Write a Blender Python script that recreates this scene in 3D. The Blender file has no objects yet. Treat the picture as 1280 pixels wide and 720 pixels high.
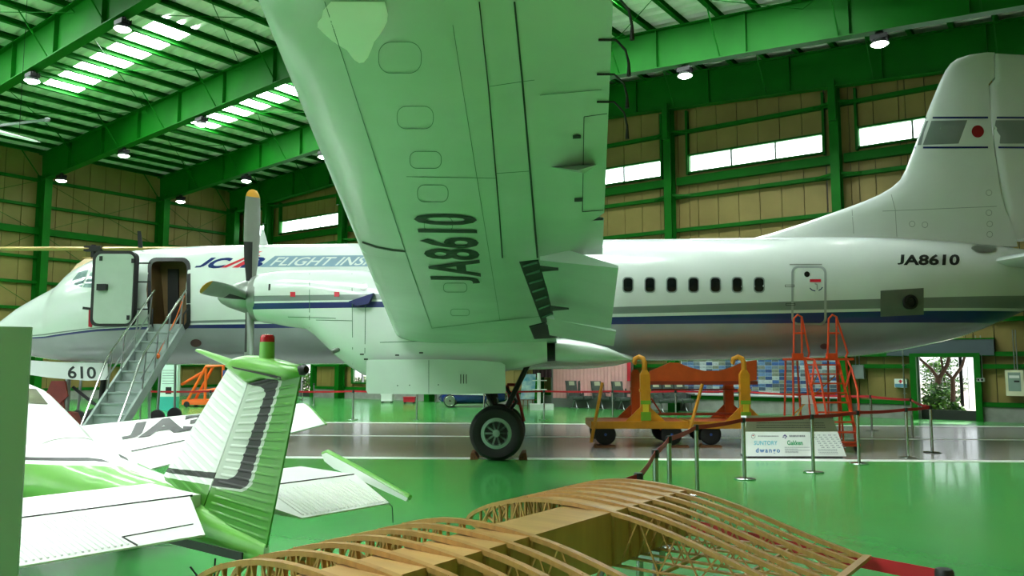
import bpy, bmesh, math, random
from mathutils import Vector, Matrix
from mathutils.bvhtree import BVHTree
from mathutils.geometry import tessellate_polygon
random.seed(7)
sc = bpy.context.scene
col = sc.collection
# ------------------------------------------------------------------ camera, world, light
FPX, PITCH, HC = 1000.0, math.atan(95 / 1000), 1.75
cam_d = bpy.data.cameras.new('camera'); cam = bpy.data.objects.new('camera', cam_d); col.objects.link(cam)
cam_d.sensor_width = 36.0; cam_d.lens = 36.0 * FPX / 1280; cam_d.clip_end = 400
cam.location = (0, 0, HC); cam.rotation_euler = (math.pi / 2 + PITCH, 0, 0)
sc.camera = cam
w = bpy.data.worlds.new('sky'); sc.world = w; w.use_nodes = True
wn = w.node_tree; bg = wn.nodes['Background']
sky = wn.nodes.new('ShaderNodeTexSky'); sky.sky_type = 'HOSEK_WILKIE'
sky.turbidity = 4.5; sky.ground_albedo = .35; sky.sun_direction = Vector((.45, .55, .7)).normalized()
mixw = wn.nodes.new('ShaderNodeMixRGB'); mixw.inputs[0].default_value = .55
mixw.inputs[2].default_value = (.9, .97, 1.0, 1)
wn.links.new(sky.outputs[0], mixw.inputs[1]); wn.links.new(mixw.outputs[0], bg.inputs[0])
bg.inputs[1].default_value = 2.6
sun_d = bpy.data.lights.new('sun', 'SUN'); sun = bpy.data.objects.new('sun', sun_d); col.objects.link(sun)
sun_d.energy = 9.0; sun_d.angle = .01; sun_d.color = (1, .95, .86)
sun.rotation_euler = Vector((.45, .55, .7)).normalized().to_track_quat('Z', 'Y').to_euler()
SKYLIGHT, WINDOW_GLOW, LAMP = 34.0, 6.0, 25.0
vs = sc.view_settings
vs.view_transform = 'Standard'; vs.look = 'None'; vs.gamma = 1.0; vs.use_curve_mapping = False; vs.exposure = 0.38

# ------------------------------------------------------------------ helpers
CP = Vector((0, 0, HC))
def ray(u, v):
    a, b = (u - 640) / FPX, (360 - v) / FPX
    return Vector((a, math.cos(PITCH) - b * math.sin(PITCH), math.sin(PITCH) + b * math.cos(PITCH)))
def ptz(u, v, z=0.0):
    d = ray(u, v); return CP + d * ((z - HC) / d.z)
def pty(u, v, y):
    d = ray(u, v); return CP + d * (y / d.y)
class Frame:
    """a placed frame: unprojects photo measurements onto planes given in its own coordinates"""
    def __init__(s, M): s.M = M; s.I = M.inverted(); s.o = s.I @ CP; s.R = s.I.to_3x3()
    def ray(s, u, v): return s.R @ ray(u, v)
    def plane(s, u, v, P, n):
        d = s.ray(u, v); n = Vector(n); return s.o + d * ((Vector(P) - s.o).dot(n) / d.dot(n))
    def y(s, u, v, y): return s.plane(u, v, (0, y, 0), (0, 1, 0))
    def x(s, u, v, x): return s.plane(u, v, (x, 0, 0), (1, 0, 0))
    def z(s, u, v, z): return s.plane(u, v, (0, 0, z), (0, 0, 1))
    def loc(s, P): return s.I @ Vector(P)
    def hit(s, bvh, u, v, off=0.004):
        d = s.ray(u, v).normalized(); L, N, i, t = bvh.ray_cast(s.o, d)
        if L is None: return None
        if N.dot(d) > 0: N = -N
        return L + N * off

MATS = {}
def rgb(h):
    h = h.lstrip('#'); c = [int(h[i:i + 2], 16) / 255 for i in (0, 2, 4)]
    return tuple(x / 12.92 if x < .04045 else ((x + .055) / 1.055) ** 2.4 for x in c) + (1,)
def mat(name, color, rough=.5, metal=0.0, var=.12, scale=3.0, bump=0.0, bscale=40.0, emit=None, estr=0.0, coat=0.0, stretch=(1, 1, 1), alpha=None, color2=None, trans=0.0, spec=.5):
    if name in MATS: return MATS[name]
    m = bpy.data.materials.new(name); m.use_nodes = True; MATS[name] = m
    nt = m.node_tree; b = nt.nodes['Principled BSDF']
    c = rgb(color) if isinstance(color, str) else tuple(color) + (1,)
    b.inputs['Roughness'].default_value = rough; b.inputs['Metallic'].default_value = metal
    b.inputs['Coat Weight'].default_value = coat; b.inputs['Coat Roughness'].default_value = .08
    b.inputs['Specular IOR Level'].default_value = spec
    b.inputs['Transmission Weight'].default_value = trans
    tc = nt.nodes.new('ShaderNodeTexCoord'); mp = nt.nodes.new('ShaderNodeMapping')
    mp.inputs['Scale'].default_value = stretch
    nt.links.new(tc.outputs['Object'], mp.inputs[0])
    nz = nt.nodes.new('ShaderNodeTexNoise'); nz.inputs['Scale'].default_value = scale; nz.inputs['Detail'].default_value = 6
    nt.links.new(mp.outputs[0], nz.inputs[0])
    rp = nt.nodes.new('ShaderNodeValToRGB')
    c2 = rgb(color2) if color2 else tuple(x * (1 - var) for x in c[:3]) + (1,)
    rp.color_ramp.elements[0].position = .35; rp.color_ramp.elements[0].color = c2
    rp.color_ramp.elements[1].position = .65; rp.color_ramp.elements[1].color = c
    nt.links.new(nz.outputs[0], rp.inputs[0]); nt.links.new(rp.outputs[0], b.inputs['Base Color'])
    if bump:
        nb = nt.nodes.new('ShaderNodeTexNoise'); nb.inputs['Scale'].default_value = bscale
        nt.links.new(mp.outputs[0], nb.inputs[0])
        bp = nt.nodes.new('ShaderNodeBump'); bp.inputs['Strength'].default_value = bump; bp.inputs['Distance'].default_value = .02
        nt.links.new(nb.outputs[0], bp.inputs['Height']); nt.links.new(bp.outputs[0], b.inputs['Normal'])
    if emit:
        b.inputs['Emission Color'].default_value = rgb(emit); b.inputs['Emission Strength'].default_value = estr
    if alpha is not None: b.inputs['Alpha'].default_value = alpha
    return m

class MB:
    def __init__(s): s.v = []; s.f = []; s.mi = []
    def add(s, vs, fs, mi=0):
        n = len(s.v); s.v += [tuple(x) for x in vs]; s.f += [tuple(n + i for i in f) for f in fs]
        s.mi += ([mi] * len(fs) if isinstance(mi, int) else list(mi)); return s
    def box(s, a, b, mi=0):
        x0, y0, z0 = a; x1, y1, z1 = b
        return s.add([(x0, y0, z0), (x1, y0, z0), (x1, y1, z0), (x0, y1, z0), (x0, y0, z1), (x1, y0, z1), (x1, y1, z1), (x0, y1, z1)],
                     [(0, 3, 2, 1), (4, 5, 6, 7), (0, 1, 5, 4), (1, 2, 6, 5), (2, 3, 7, 6), (3, 0, 4, 7)], mi)
    def bar(s, p, q, w, h=None, up=(0, 0, 1), mi=0):
        p, q = Vector(p), Vector(q); h = h or w; d = (q - p).normalized(); up = Vector(up)
        if abs(d.dot(up)) > .97: up = Vector((0, 1, 0)) if abs(d.y) < .9 else Vector((1, 0, 0))
        a = d.cross(up).normalized() * (w / 2); b = a.cross(d).normalized() * (h / 2)
        vs = [p - a - b, p + a - b, p + a + b, p - a + b, q - a - b, q + a - b, q + a + b, q - a + b]
        return s.add(vs, [(0, 3, 2, 1), (4, 5, 6, 7), (0, 1, 5, 4), (1, 2, 6, 5), (2, 3, 7, 6), (3, 0, 4, 7)], mi)
    def tube(s, pts, r, n=8, mi=0, caps=True):
        pts = [Vector(p) for p in pts]; rings = []; prev = None
        rr = r if isinstance(r, (list, tuple)) else [r] * len(pts)
        for i, p in enumerate(pts):
            d = (pts[min(i + 1, len(pts) - 1)] - pts[max(i - 1, 0)]).normalized()
            if prev is None:
                up = Vector((0, 0, 1)) if abs(d.z) < .9 else Vector((1, 0, 0)); a = d.cross(up).normalized()
            else: a = (prev - d * prev.dot(d)).normalized()
            prev = a; b = d.cross(a)
            rings.append([p + (a * math.cos(t) + b * math.sin(t)) * rr[i] for t in [2 * math.pi * k / n for k in range(n)]])
        return s.loft(rings, mi=mi, caps=caps)
    def loft(s, rings, mi=0, caps=True, closed=True):
        n = len(rings[0]); vs = [p for r in rings for p in r]; fs = []; ms = []
        for i in range(len(rings) - 1):
            for k in range(n if closed else n - 1):
                k2 = (k + 1) % n
                fs.append((i * n + k, i * n + k2, (i + 1) * n + k2, (i + 1) * n + k)); ms.append(mi[k] if isinstance(mi, (list, tuple)) else mi)
        if caps and closed:
            m0 = 0 if isinstance(mi, (list, tuple)) else mi
            fs.append(tuple(reversed(range(n)))); fs.append(tuple((len(rings) - 1) * n + k for k in range(n))); ms += [m0, m0]
        return s.add(vs, fs, ms)
    def lathe(s, o, axis, prof, n=20, mi=0, caps=True):
        o = Vector(o); ax = Vector(axis).normalized(); up = Vector((0, 0, 1)) if abs(ax.z) < .9 else Vector((1, 0, 0))
        a = ax.cross(up).normalized(); b = ax.cross(a)
        rings = [[o + ax * h + (a * math.cos(2 * math.pi * k / n) + b * math.sin(2 * math.pi * k / n)) * r for k in range(n)] for r, h in prof]
        return s.loft(rings, mi=mi, caps=caps)
    def prism(s, poly, ext, mi=0):
        poly = [Vector(p) for p in poly]; e = Vector(ext); n = len(poly)
        vs = poly + [p + e for p in poly]
        fs = [tuple(reversed(range(n))), tuple(n + k for k in range(n))] + [(k, (k + 1) % n, n + (k + 1) % n, n + k) for k in range(n)]
        return s.add(vs, fs, mi)
    def build(s, name, mats, parent=None, smooth=True, angle=35, kind=None, label=None, M=None):
        me = bpy.data.meshes.new(name); me.from_pydata(s.v, [], s.f)
        for m in (mats if isinstance(mats, (list, tuple)) else [mats]): me.materials.append(m)
        me.polygons.foreach_set('material_index', s.mi)
        bm = bmesh.new(); bm.from_mesh(me); bmesh.ops.recalc_face_normals(bm, faces=bm.faces); bm.to_mesh(me); bm.free()
        if smooth:
            me.polygons.foreach_set('use_smooth', [True] * len(me.polygons)); me.set_sharp_from_angle(angle=math.radians(angle))
        me.update()
        return link(name, me, parent, kind, label, M)
def link(name, me, parent=None, kind=None, label=None, M=None):
    o = bpy.data.objects.new(name, me); col.objects.link(o)
    if parent: o.parent = parent
    if M is not None: o.matrix_world = M
    if kind: o['kind'] = kind
    if label: o['label'] = label
    return o
def tag(o, label, cat, group=None):
    o['label'] = label; o['category'] = cat
    if group: o['group'] = group
    return o
def thing(name, label, cat, M=None, group=None):
    o = bpy.data.objects.new(name, None); col.objects.link(o); o.empty_display_size = .2
    if M is not None: o.matrix_world = M
    return tag(o, label, cat, group)
def T(x, y=None, z=None):
    return Matrix.Translation(Vector(x)) if y is None else Matrix.Translation((x, y, z))
def Rz(a): return Matrix.Rotation(a, 4, 'Z')
def Ry(a): return Matrix.Rotation(a, 4, 'Y')
def Rx(a): return Matrix.Rotation(a, 4, 'X')
def copy_tree(o, parent=None, M=None):
    c = o.copy(); col.objects.link(c); c.parent = parent
    if M is not None: c.matrix_world = M
    for ch in o.children: copy_tree(ch, c)
    return c
def circ(n, rx, ry=None, cx=0, cy=0, a0=0):
    ry = ry or rx
    return [(cx + rx * math.cos(a0 + 2 * math.pi * k / n), cy + ry * math.sin(a0 + 2 * math.pi * k / n)) for k in range(n)]
def rrect(x0, y0, x1, y1, r, n=5):
    pts = []
    for cx, cy, a in ((x1 - r, y0 + r, -90), (x1 - r, y1 - r, 0), (x0 + r, y1 - r, 90), (x0 + r, y0 + r, 180)):
        for k in range(n + 1):
            t = math.radians(a + 90 * k / n); pts.append((cx + r * math.cos(t), cy + r * math.sin(t)))
    return pts
def interp(tab, x):
    if x <= tab[0][0]: return tab[0][1:]
    for a, b in zip(tab, tab[1:]):
        if x <= b[0]:
            t = (x - a[0]) / (b[0] - a[0]); return tuple(p + (q - p) * t for p, q in zip(a[1:], b[1:]))
    return tab[-1][1:]
def text_geo(body, bold=0.0, shear=0.0, spacing=1.0):
    """2-D triangles of a line of text, width-normalised: verts in [0,1]x[0,~h] plus its aspect"""
    cu = bpy.data.curves.new('t', 'FONT'); cu.body = body; cu.offset = bold; cu.shear = shear; cu.space_character = spacing; cu.resolution_u = 3
    o = bpy.data.objects.new('t', cu); col.objects.link(o); bpy.context.view_layer.update()
    me = o.evaluated_get(bpy.context.evaluated_depsgraph_get()).to_mesh()
    v = [x.co.copy() for x in me.vertices]; f = [tuple(p.vertices) for p in me.polygons]
    o.evaluated_get(bpy.context.evaluated_depsgraph_get()).to_mesh_clear()
    bpy.data.objects.remove(o); bpy.data.curves.remove(cu)
    if body.upper() == body:                       # capitals stand on the line: lift a J whose hook hangs below it
        par = list(range(len(v)))
        def root(i):
            while par[i] != i: par[i] = par[par[i]]; i = par[i]
            return i
        for q in f:
            for k in q[1:]: par[root(k)] = root(q[0])
        isl = {}
        for i in range(len(v)): isl.setdefault(root(i), []).append(i)
        ym = max(p.y for p in v)
        for ids in isl.values():
            lo_ = min(v[i].y for i in ids); hi_ = max(v[i].y for i in ids)
            if lo_ < -.06 and hi_ > .3:
                for i in ids: v[i].y = (v[i].y - lo_) / (hi_ - lo_) * ym
    x0 = min(p.x for p in v); x1 = max(p.x for p in v); y0 = 0.0; y1 = max(p.y for p in v)
    return [((p.x - x0) / (x1 - x0), (p.y - y0) / (y1 - y0)) for p in v], f
def text_on(body, fn, name, m, parent, cuts=0, bold=0.0, shear=0.0, spacing=1.0, label=None):
    """fn(s,t) -> 3-D point, s along the line 0..1, t from foot to head 0..1; cuts bends it round a curved skin"""
    v, f = text_geo(body, bold, shear, spacing)
    bm = bmesh.new(); bv = [bm.verts.new((a, b, 0)) for a, b in v]
    for q in f:
        try: bm.faces.new([bv[i] for i in q])
        except ValueError: pass
    for k in range(1, cuts + 1):
        bmesh.ops.bisect_plane(bm, geom=bm.verts[:] + bm.edges[:] + bm.faces[:], plane_co=(0, k / (cuts + 1), 0), plane_no=(0, 1, 0))
    bad = []
    for x in bm.verts:
        p = fn(x.co.x, x.co.y)
        if p is None: bad.append(x)
        else: x.co = p
    if bad: bmesh.ops.delete(bm, geom=bad, context='VERTS')
    me = bpy.data.meshes.new(name); bm.to_mesh(me); bm.free(); me.materials.append(m)
    return link(name, me, parent, label=label)
def quadmap(p00, p10, p01, p11=None):
    p00, p10, p01 = Vector(p00), Vector(p10), Vector(p01); p11 = Vector(p11) if p11 is not None else p10 + p01 - p00
    return lambda s, t: p00 * (1 - s) * (1 - t) + p10 * s * (1 - t) + p01 * (1 - s) * t + p11 * s * t
def decal_quad(fr, bvh, P, name, m, parent, nu=6, nv=4, off=.004, label=None, depth=0.0):
    """a patch (four photo corners) laid onto a skin"""
    g = quadmap(*[(a, b, 0) for a, b in (P[0], P[1], P[3], P[2])]); mb = MB(); grid = []
    for j in range(nv + 1):
        for i in range(nu + 1):
            q = g(i / nu, j / nv); h = fr.hit(bvh, q.x, q.y, off)
            if h is None: return None
            grid.append(h)
    mb.add(grid, [(j * (nu + 1) + i, j * (nu + 1) + i + 1, (j + 1) * (nu + 1) + i + 1, (j + 1) * (nu + 1) + i) for j in range(nv) for i in range(nu)])
    return mb.build(name, m, parent, label=label)
def decal_fan(fr, bvh, poly, name, m, parent, off=.004, label=None, rings=3):
    cx = sum(p[0] for p in poly) / len(poly); cy = sum(p[1] for p in poly) / len(poly); n = len(poly)
    c = fr.hit(bvh, cx, cy, off)
    if c is None: return None
    vs = [c]; fs = []
    for k in range(1, rings + 1):
        for p in poly:
            h = fr.hit(bvh, cx + (p[0] - cx) * k / rings, cy + (p[1] - cy) * k / rings, off)
            if h is None: return None
            vs.append(h)
    for i in range(n): fs.append((0, 1 + i, 1 + (i + 1) % n))
    for k in range(rings - 1):
        for i in range(n):
            a = 1 + k * n; fs.append((a + i, a + n + i, a + n + (i + 1) % n, a + (i + 1) % n))
    return MB().add(vs, fs).build(name, m, parent, label=label)
def decal_ring(fr, bvh, outer, inner, name, m, parent, off=.006, label=None):
    def dense(P): return [(a[0] + (b[0] - a[0]) * k / 5, a[1] + (b[1] - a[1]) * k / 5) for a, b in zip(P, list(P[1:]) + [P[0]]) for k in range(5)]
    outer, inner = dense(list(outer)), dense(list(inner))
    n = len(outer); vs = []
    for p in list(outer) + list(inner):
        h = fr.hit(bvh, p[0], p[1], off)
        if h is None: return None
        vs.append(h)
    return MB().add(vs, [(i, (i + 1) % n, n + (i + 1) % n, n + i) for i in range(n)]).build(name, m, parent, label=label)
def decal_line(fr, bvh, pts, width_px, name, m, parent, off=.004, sub=8, label=None):
    vs = []; fs = []; P = []
    for a, b in zip(pts, pts[1:]):
        for k in range(sub): P.append((a[0] + (b[0] - a[0]) * k / sub, a[1] + (b[1] - a[1]) * k / sub))
    P.append(pts[-1])
    for i, p in enumerate(P):
        a = P[max(i - 1, 0)]; b = P[min(i + 1, len(P) - 1)]; dx, dy = b[0] - a[0], b[1] - a[1]; L = math.hypot(dx, dy) or 1
        for s in (-1, 1):
            h = fr.hit(bvh, p[0] - dy / L * s * width_px / 2, p[1] + dx / L * s * width_px / 2, off)
            if h is None: return None
            vs.append(h)
    n = len(P); fs = [(2 * i, 2 * i + 1, 2 * i + 3, 2 * i + 2) for i in range(n - 1)]
    return MB().add(vs, fs).build(name, m, parent, label=label)
def bvh_of(o):
    me = o.data; return BVHTree.FromPolygons([v.co.copy() for v in me.vertices], [tuple(p.vertices) for p in me.polygons])

# ------------------------------------------------------------------ materials
M_steel = mat('green painted steel', '#0a6310', .55, var=.15, scale=1.2, spec=.15)
M_floor = mat('green epoxy floor', '#48a852', .26, var=.16, scale=.35, coat=.25, bump=.015, bscale=25)
M_lane = mat('grey epoxy lane', '#8c8a86', .26, var=.12, scale=.5, coat=.2)
M_line = mat('white floor line', '#e9ece6', .4, var=.08)
M_panel = mat('beige wall panel', '#8a7a3f', .6, var=.1, scale=.8, color2='#7d6d35')
M_gap = mat('dark panel joint', '#2b2f2a', .8)
M_roof = mat('pale roof sheet', '#edf0e2', .5, var=.1, scale=1.5)
M_conc = mat('grey concrete curb', '#8d8f88', .8, var=.2, scale=4, bump=.2)
M_sky = mat('skylight panel', '#ffffff', .4, emit='#f3fdfb', estr=SKYLIGHT)
M_win = mat('lit frosted window pane', '#ffffff', .3, emit='#f4fdff', estr=WINDOW_GLOW)
M_lampglow = mat('lamp glow', '#ffffff', .3, emit='#f8fff2', estr=LAMP)
M_alu = mat('brushed aluminium', '#9aa0a0', .3, metal=.9, var=.1)
M_chrome = mat('polished steel', '#a8aca6', .18, metal=1.0, var=.08)
M_black = mat('black rubber', '#0c0d0d', .6, var=.3)  # also stands in for shade in the flap wells, nacelle gap and cabin doorway
M_dark = mat('dark metal', '#1b1d1c', .5, metal=.4)
M_white = mat('white paint', '#e6eae6', .35, var=.06)
M_red = mat('red belt webbing', '#c01624', .6, var=.2)
# ------------------------------------------------------------------ the hangar: x = q along the gable wall, y = -r into the hall
HA = math.radians(-36)
HM = T(-16.5165, 47.3355, 0) @ Rz(HA); H = Frame(HM)
QW, RL, RIDGE, SL = 44.2, 48.0, 22.1, .0605
def zb(q): return 10.6 + SL * min(q, QW - q)
def hq(u, v): p = H.y(u, v, 0); return p.x, p.z
# floor
fl = MB().box((-1.5, -RL - 14, -.3), (QW + 1.5, .45, 0)).build('floor', M_floor, kind='structure', M=HM, smooth=False)
fl['label'] = 'glossy green painted hangar floor'
def floor_strip(name, pa, pb, pc, pd, m, z):
    # two photo points on the far edge, two on the near edge; carried on along the lane on both sides
    a, b, c, d = [ptz(*p) for p in (pa, pb, pc, pd)]
    def ext(p, q): e = (q - p).normalized(); return p - e * 12, q + e * 4
    a, b = ext(a, b); c, d = ext(c, d)
    I = HM.inverted(); mb = MB(); mb.prism([I @ (p + Vector((0, 0, .0005))) for p in (a, b, d, c)], (0, 0, z))
    return mb.build(name, m, fl, smooth=False)
floor_strip('lane', (360, 528), (1150, 533), (360, 571), (1150, 575.5), M_lane, .002)
floor_strip('lane_line', (360, 570.6), (1150, 575), (360, 573), (1150, 577.4), M_line, .004)
floor_strip('lane_line', (360, 543.6), (1150, 548.6), (360, 544.8), (1150, 549.8), M_line, .004)
floor_strip('lane_line', (360, 527.3), (1150, 532.2), (360, 528.4), (1150, 533.2), M_line, .004)
# openings of the gable wall (q0,q1,z0,z1)
COLS = [22.1 + 6.15 * k for k in range(-3, 4)]
dq0, _ = hq(1150, 525); dq1, _ = hq(1222, 527)
win_op = [(1.0, COLS[0] - .35, 9.05, 9.8)] + [(a + .62, b - .45, 9.05, 9.8) for a, b in zip(COLS, COLS[1:])] + [(COLS[-1] + .6, QW - .8, 9.05, 9.8)]
da0, _ = hq(376, 480); da1, _ = hq(393, 480); db0, _ = hq(441, 470); db1, _ = hq(466, 470)
low_op = [(dq0, dq1, 0, 1.97), (da0, da1, 0, 1.95), (db0, db1, .75, 2.2)]
def wall(name, label, M, length, ops, extra_cuts=(), top=lambda q: 12.1, z0=.44, pitch=.79, inside=-1):
    w_ = MB().box((0, .14, 0), (length, .2, .3)).build(name, M_gap, kind='structure', M=M, smooth=False); w_['label'] = label
    cuts = sorted(set([0, length] + [round(k * pitch, 3) for k in range(1, int(length / pitch))] + [x for o in ops for x in o[:2]] + list(extra_cuts)))
    k = 0
    for a, b in zip(cuts, cuts[1:]):
        if b - a < .02: continue
        mid = (a + b) / 2; hi = top(mid)
        spans = [(z0, hi)]
        for o in ops:
            if o[0] - .001 <= mid <= o[1] + .001:
                ns = []
                for s in spans:
                    if o[3] <= s[0] or o[2] >= s[1]: ns.append(s); continue
                    if o[2] > s[0] + .01: ns.append((s[0], o[2]))
                    if o[3] < s[1] - .01: ns.append((o[3], s[1]))
                spans = ns
        for s in spans:
            MB().box((a + .012, 0, s[0]), (b - .012, .1, s[1])).build('panel', M_panel, w_, smooth=False)
            MB().box((a - .001, .09, s[0]), (b + .001, .14, s[1])).build('panel_joint', M_gap, w_, smooth=False)
    return w_
def hbeam(mb, p, q, w, h, web=.02, fl_=.025, up=(0, 0, 1)):
    """I-section between two points; h along up, w across"""
    p, q, up = Vector(p), Vector(q), Vector(up)
    d = (q - p).normalized(); up = (up - d * up.dot(d)).normalized()
    mb.bar(p + up * (h / 2 - fl_ / 2), q + up * (h / 2 - fl_ / 2), w, fl_, up)
    mb.bar(p - up * (h / 2 - fl_ / 2), q - up * (h / 2 - fl_ / 2), w, fl_, up)
    mb.bar(p, q, web, h - 2 * fl_, up)
wb = wall('wall_back', 'beige panelled gable wall with green girts and high windows', HM, QW, win_op + low_op, top=lambda q: zb(q) + 1.57)
Ls = [.5, 1.66, 3.1, 4.4, 5.64, 6.86, 8.16, 10.68]
def girts(w_, length, ops, levels, skip=()):
    for z in levels:
        segs = [(0, length)]
        for o in ops:
            if o[2] - .1 < z < o[3] + .1:
                segs = [t for s in segs for t in ([(s[0], min(o[0], s[1])), (max(o[1], s[0]), s[1])] if o[0] < s[1] and o[1] > s[0] else [s]) if t[1] - t[0] > .05]
        for s in segs:
            mb = MB(); mb.box((s[0], -.2, z - .05), (s[1], -.001, z - .035)); mb.box((s[0], -.2, z - .035), (s[1], -.185, z + .07)); mb.box((s[0], -.2, z + .07), (s[1], -.001, z + .085))
            mb.build('girt', M_steel, w_, smooth=False)
girts(wb, QW, win_op + low_op, Ls)
girts(wb, QW, low_op, [2.04])
for a, b in zip([0] + COLS, COLS + [QW]):
    MB().box((a + .2, -.24, 8.62), (b - .2, -.001, 8.92)).build('sill_band', M_steel, wb, smooth=False)
for a, b in [(0, da0), (da1, dq0), (dq1, QW)]:
    MB().box((a, -.16, 0), (b, .14, .44)).build('curb', M_conc, wb, smooth=False)
for q in [.2] + COLS + [QW - .2]:
    mb = MB(); hh = zb(q) + .1; hbeam(mb, (q, -.42, 0), (q, -.42, hh), .3, .42, up=(0, 1, 0)); mb.build('column', M_steel, wb, smooth=False)
    if 1 < q < QW - 1:
        mb = MB(); mb.box((q - .11, -.8, zb(q) - 1.2), (q + .11, -.66, zb(q) + .2)); mb.build('column_bracket', M_steel, wb, smooth=False)
        for s in (-1, 1):
            for z in (8.2, 10.7): MB().bar((q + s * .15, -.5, z), (q + s * .75, -.2, z - .02), .05, .07).build('girt_brace', M_steel, wb, smooth=False)
n = 0
def window(ops, panes, M, gname, fw=.07, m=M_win, yo=0.0):
    global n
    for q0, q1, z0, z1 in ops:
        n += 1
        mb = MB()
        for a, b in (((q0, z0), (q1, z0 + fw)), ((q0, z1 - fw), (q1, z1)), ((q0, z0 + fw), (q0 + fw, z1 - fw)), ((q1 - fw, z0 + fw), (q1, z1 - fw))):
            mb.box((a[0], -.14, a[1]), (b[0], .1, b[1]))
        mb.box((q0 - .04, -.2, z0 - .05), (q0 + .04, -.001, zb(q0) + .0 if gname else z1)) if gname else None
        mb.box((q1 - .04, -.2, z0 - .05), (q1 + .04, -.001, zb(q1) + .0 if gname else z1)) if gname else None
        fo = mb.build('window_%d' % n, M_steel, kind='structure', M=M, smooth=False); fo['label'] = 'long bright clerestory window in green frame' if gname else 'low garden window in green frame'
        w_ = (q1 - q0 - 2 * fw) / panes
        for k in range(panes):
            a = q0 + fw + k * w_
            MB().box((a + .015, .0, z0 + fw), (a + w_ - .015, .02, z1 - fw)).build('pane', m, fo, smooth=False)
            if k: MB().box((a - .035, -.06, z0 + fw), (a + .035, .05, z1 - fw)).build('mullion', M_alu, fo, smooth=False)
window(win_op, 3, HM, True)
for k, (q0, q1, z0, z1) in enumerate(low_op[:2]):
    mb = MB()
    mb.box((q0 - .18, -.3, 0), (q0, .16, z1 + .12)); mb.box((q1, -.3, 0), (q1 + .18, .16, z1 + .12)); mb.box((q0, -.3, z1), (q1, .16, z1 + .12))
    fo = mb.build('door_%d' % (k + 1), M_steel, kind='structure', M=HM, smooth=False); fo['label'] = 'open garden doorway in green steel frame'
    MB().box((q0 + .0, -.02, 0), (q0 + .05, .12, z1)).build('door_leaf_edge', M_alu, fo, smooth=False)
M_glass = mat('clear window glass', '#ffffff', .05, trans=1.0, var=0)
window([low_op[2]], 2, HM, False, m=M_glass)
# left wall (along r); local x runs from the far corner towards the viewer
WL = HM @ Rz(-math.pi / 2)      # x_local = r ; +y_local = +q (inside)
def wall_left():
    w_ = MB().box((0, -.2, 0), (RL, -.14, .3)).build('wall_left', M_gap, kind='structure', M=WL, smooth=False); w_['label'] = 'beige panelled side wall with green columns and girts'
    k = 0.0
    while k < RL - .1:
        MB().box((k + .012, -.1, .44), (min(k + .79, RL) - .012, 0, 12.17)).build('panel', M_panel, w_, smooth=False)
        MB().box((k - .001, -.14, .44), (min(k + .79, RL) + .001, -.09, 12.17)).build('panel_joint', M_gap, w_, smooth=False); k += .79
    for z in Ls[:2] + [3.1, 4.4, 5.64, 6.85, 9.36, 10.63]:
        mb = MB(); mb.box((0, .001, z - .05), (RL, .2, z - .035)); mb.box((0, .185, z - .035), (RL, .2, z + .07)); mb.box((0, .001, z + .07), (RL, .2, z + .085)); mb.build('girt', M_steel, w_, smooth=False)
    MB().box((0, .001, 7.98), (RL, .26, 8.3)).build('sill_band', M_steel, w_, smooth=False)
    MB().box((0, -.14, 0), (RL, .16, .44)).build('curb', M_conc, w_, smooth=False)
    for r in RAFT:
        mb = MB(); hbeam(mb, (r, .46, 0), (r, .46, zb(0) + .3), .34, .84, up=(0, 1, 0)); mb.build('column', M_steel, w_, smooth=False)
    for a, b in zip(RAFT, RAFT[1:]):
        if a > 20: break
        for (z0, z1) in ((4.6, 8.0), (8.2, 10.6)):
            MB().tube([(a + .2, .12, z0), (b - .2, .12, z1)], .012, 6).build('cross_rod', M_steel, w_); MB().tube([(a + .2, .14, z1), (b - .2, .14, z0)], .012, 6).build('cross_rod', M_steel, w_)
    return w_
RAFT = [.55, 4.95, 11.05, 17.15, 23.25, 29.35, 35.45, 41.55, 47.6]
wl_ = wall_left()
# right wall, beside the viewer, never in view: plain panels
WR = HM @ T(QW, 0, 0) @ Rz(-math.pi / 2)
w_ = MB().box((0, .14, 0), (RL, .2, .3)).build('wall_right', M_gap, kind='structure', M=WR, smooth=False); w_['label'] = 'beige panelled side wall beside the viewer'
for k in range(12): MB().box((k * 4 + .012, 0, .0), (k * 4 + 3.988, .14, 12.17)).build('panel', M_panel, w_, smooth=False)
# ------------------------------------------------------------------ roof
PS = 1.19
SKR = [(a + b) / 2 for a, b in zip(RAFT[1:], RAFT[2:])]
SKQ = (8.5, 16.83)
def zr(q): return zb(q) + 1.55
prof = []
r = -.3
while r < RL + .3:
    prof += [(r, 0), (r + .30, 0), (r + .36, .09), (r + .46, .09), (r + .52, 0)]; r += .52
mb = MB(); sk_rows = []
for c in SKR:
    k0 = min(range(len(prof)), key=lambda i: abs(prof[i][0] - (c - .6))); k1 = min(range(len(prof)), key=lambda i: abs(prof[i][0] - (c + .6))); sk_rows.append((prof[k0][0], prof[k1][0]))
qs = [-.3, SKQ[0], SKQ[1], RIDGE, QW - SKQ[1], QW - SKQ[0], QW + .3]
vs_ = []; fs_ = []
for (r_, h_) in prof:
    for q in qs: vs_.append((q, -r_, zr(q) + h_))
for i in range(len(prof) - 1):
    rm = (prof[i][0] + prof[i + 1][0]) / 2
    for j in range(len(qs) - 1):
        if (j == 1 and any(a < rm < b for a, b in sk_rows)) or (j == 4 and any(a < rm < b for a, b in sk_rows if not 18 < a < 22)): continue
        nq = len(qs); fs_.append((i * nq + j, i * nq + j + 1, (i + 1) * nq + j + 1, (i + 1) * nq + j))
mb.add(vs_, fs_)
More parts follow.
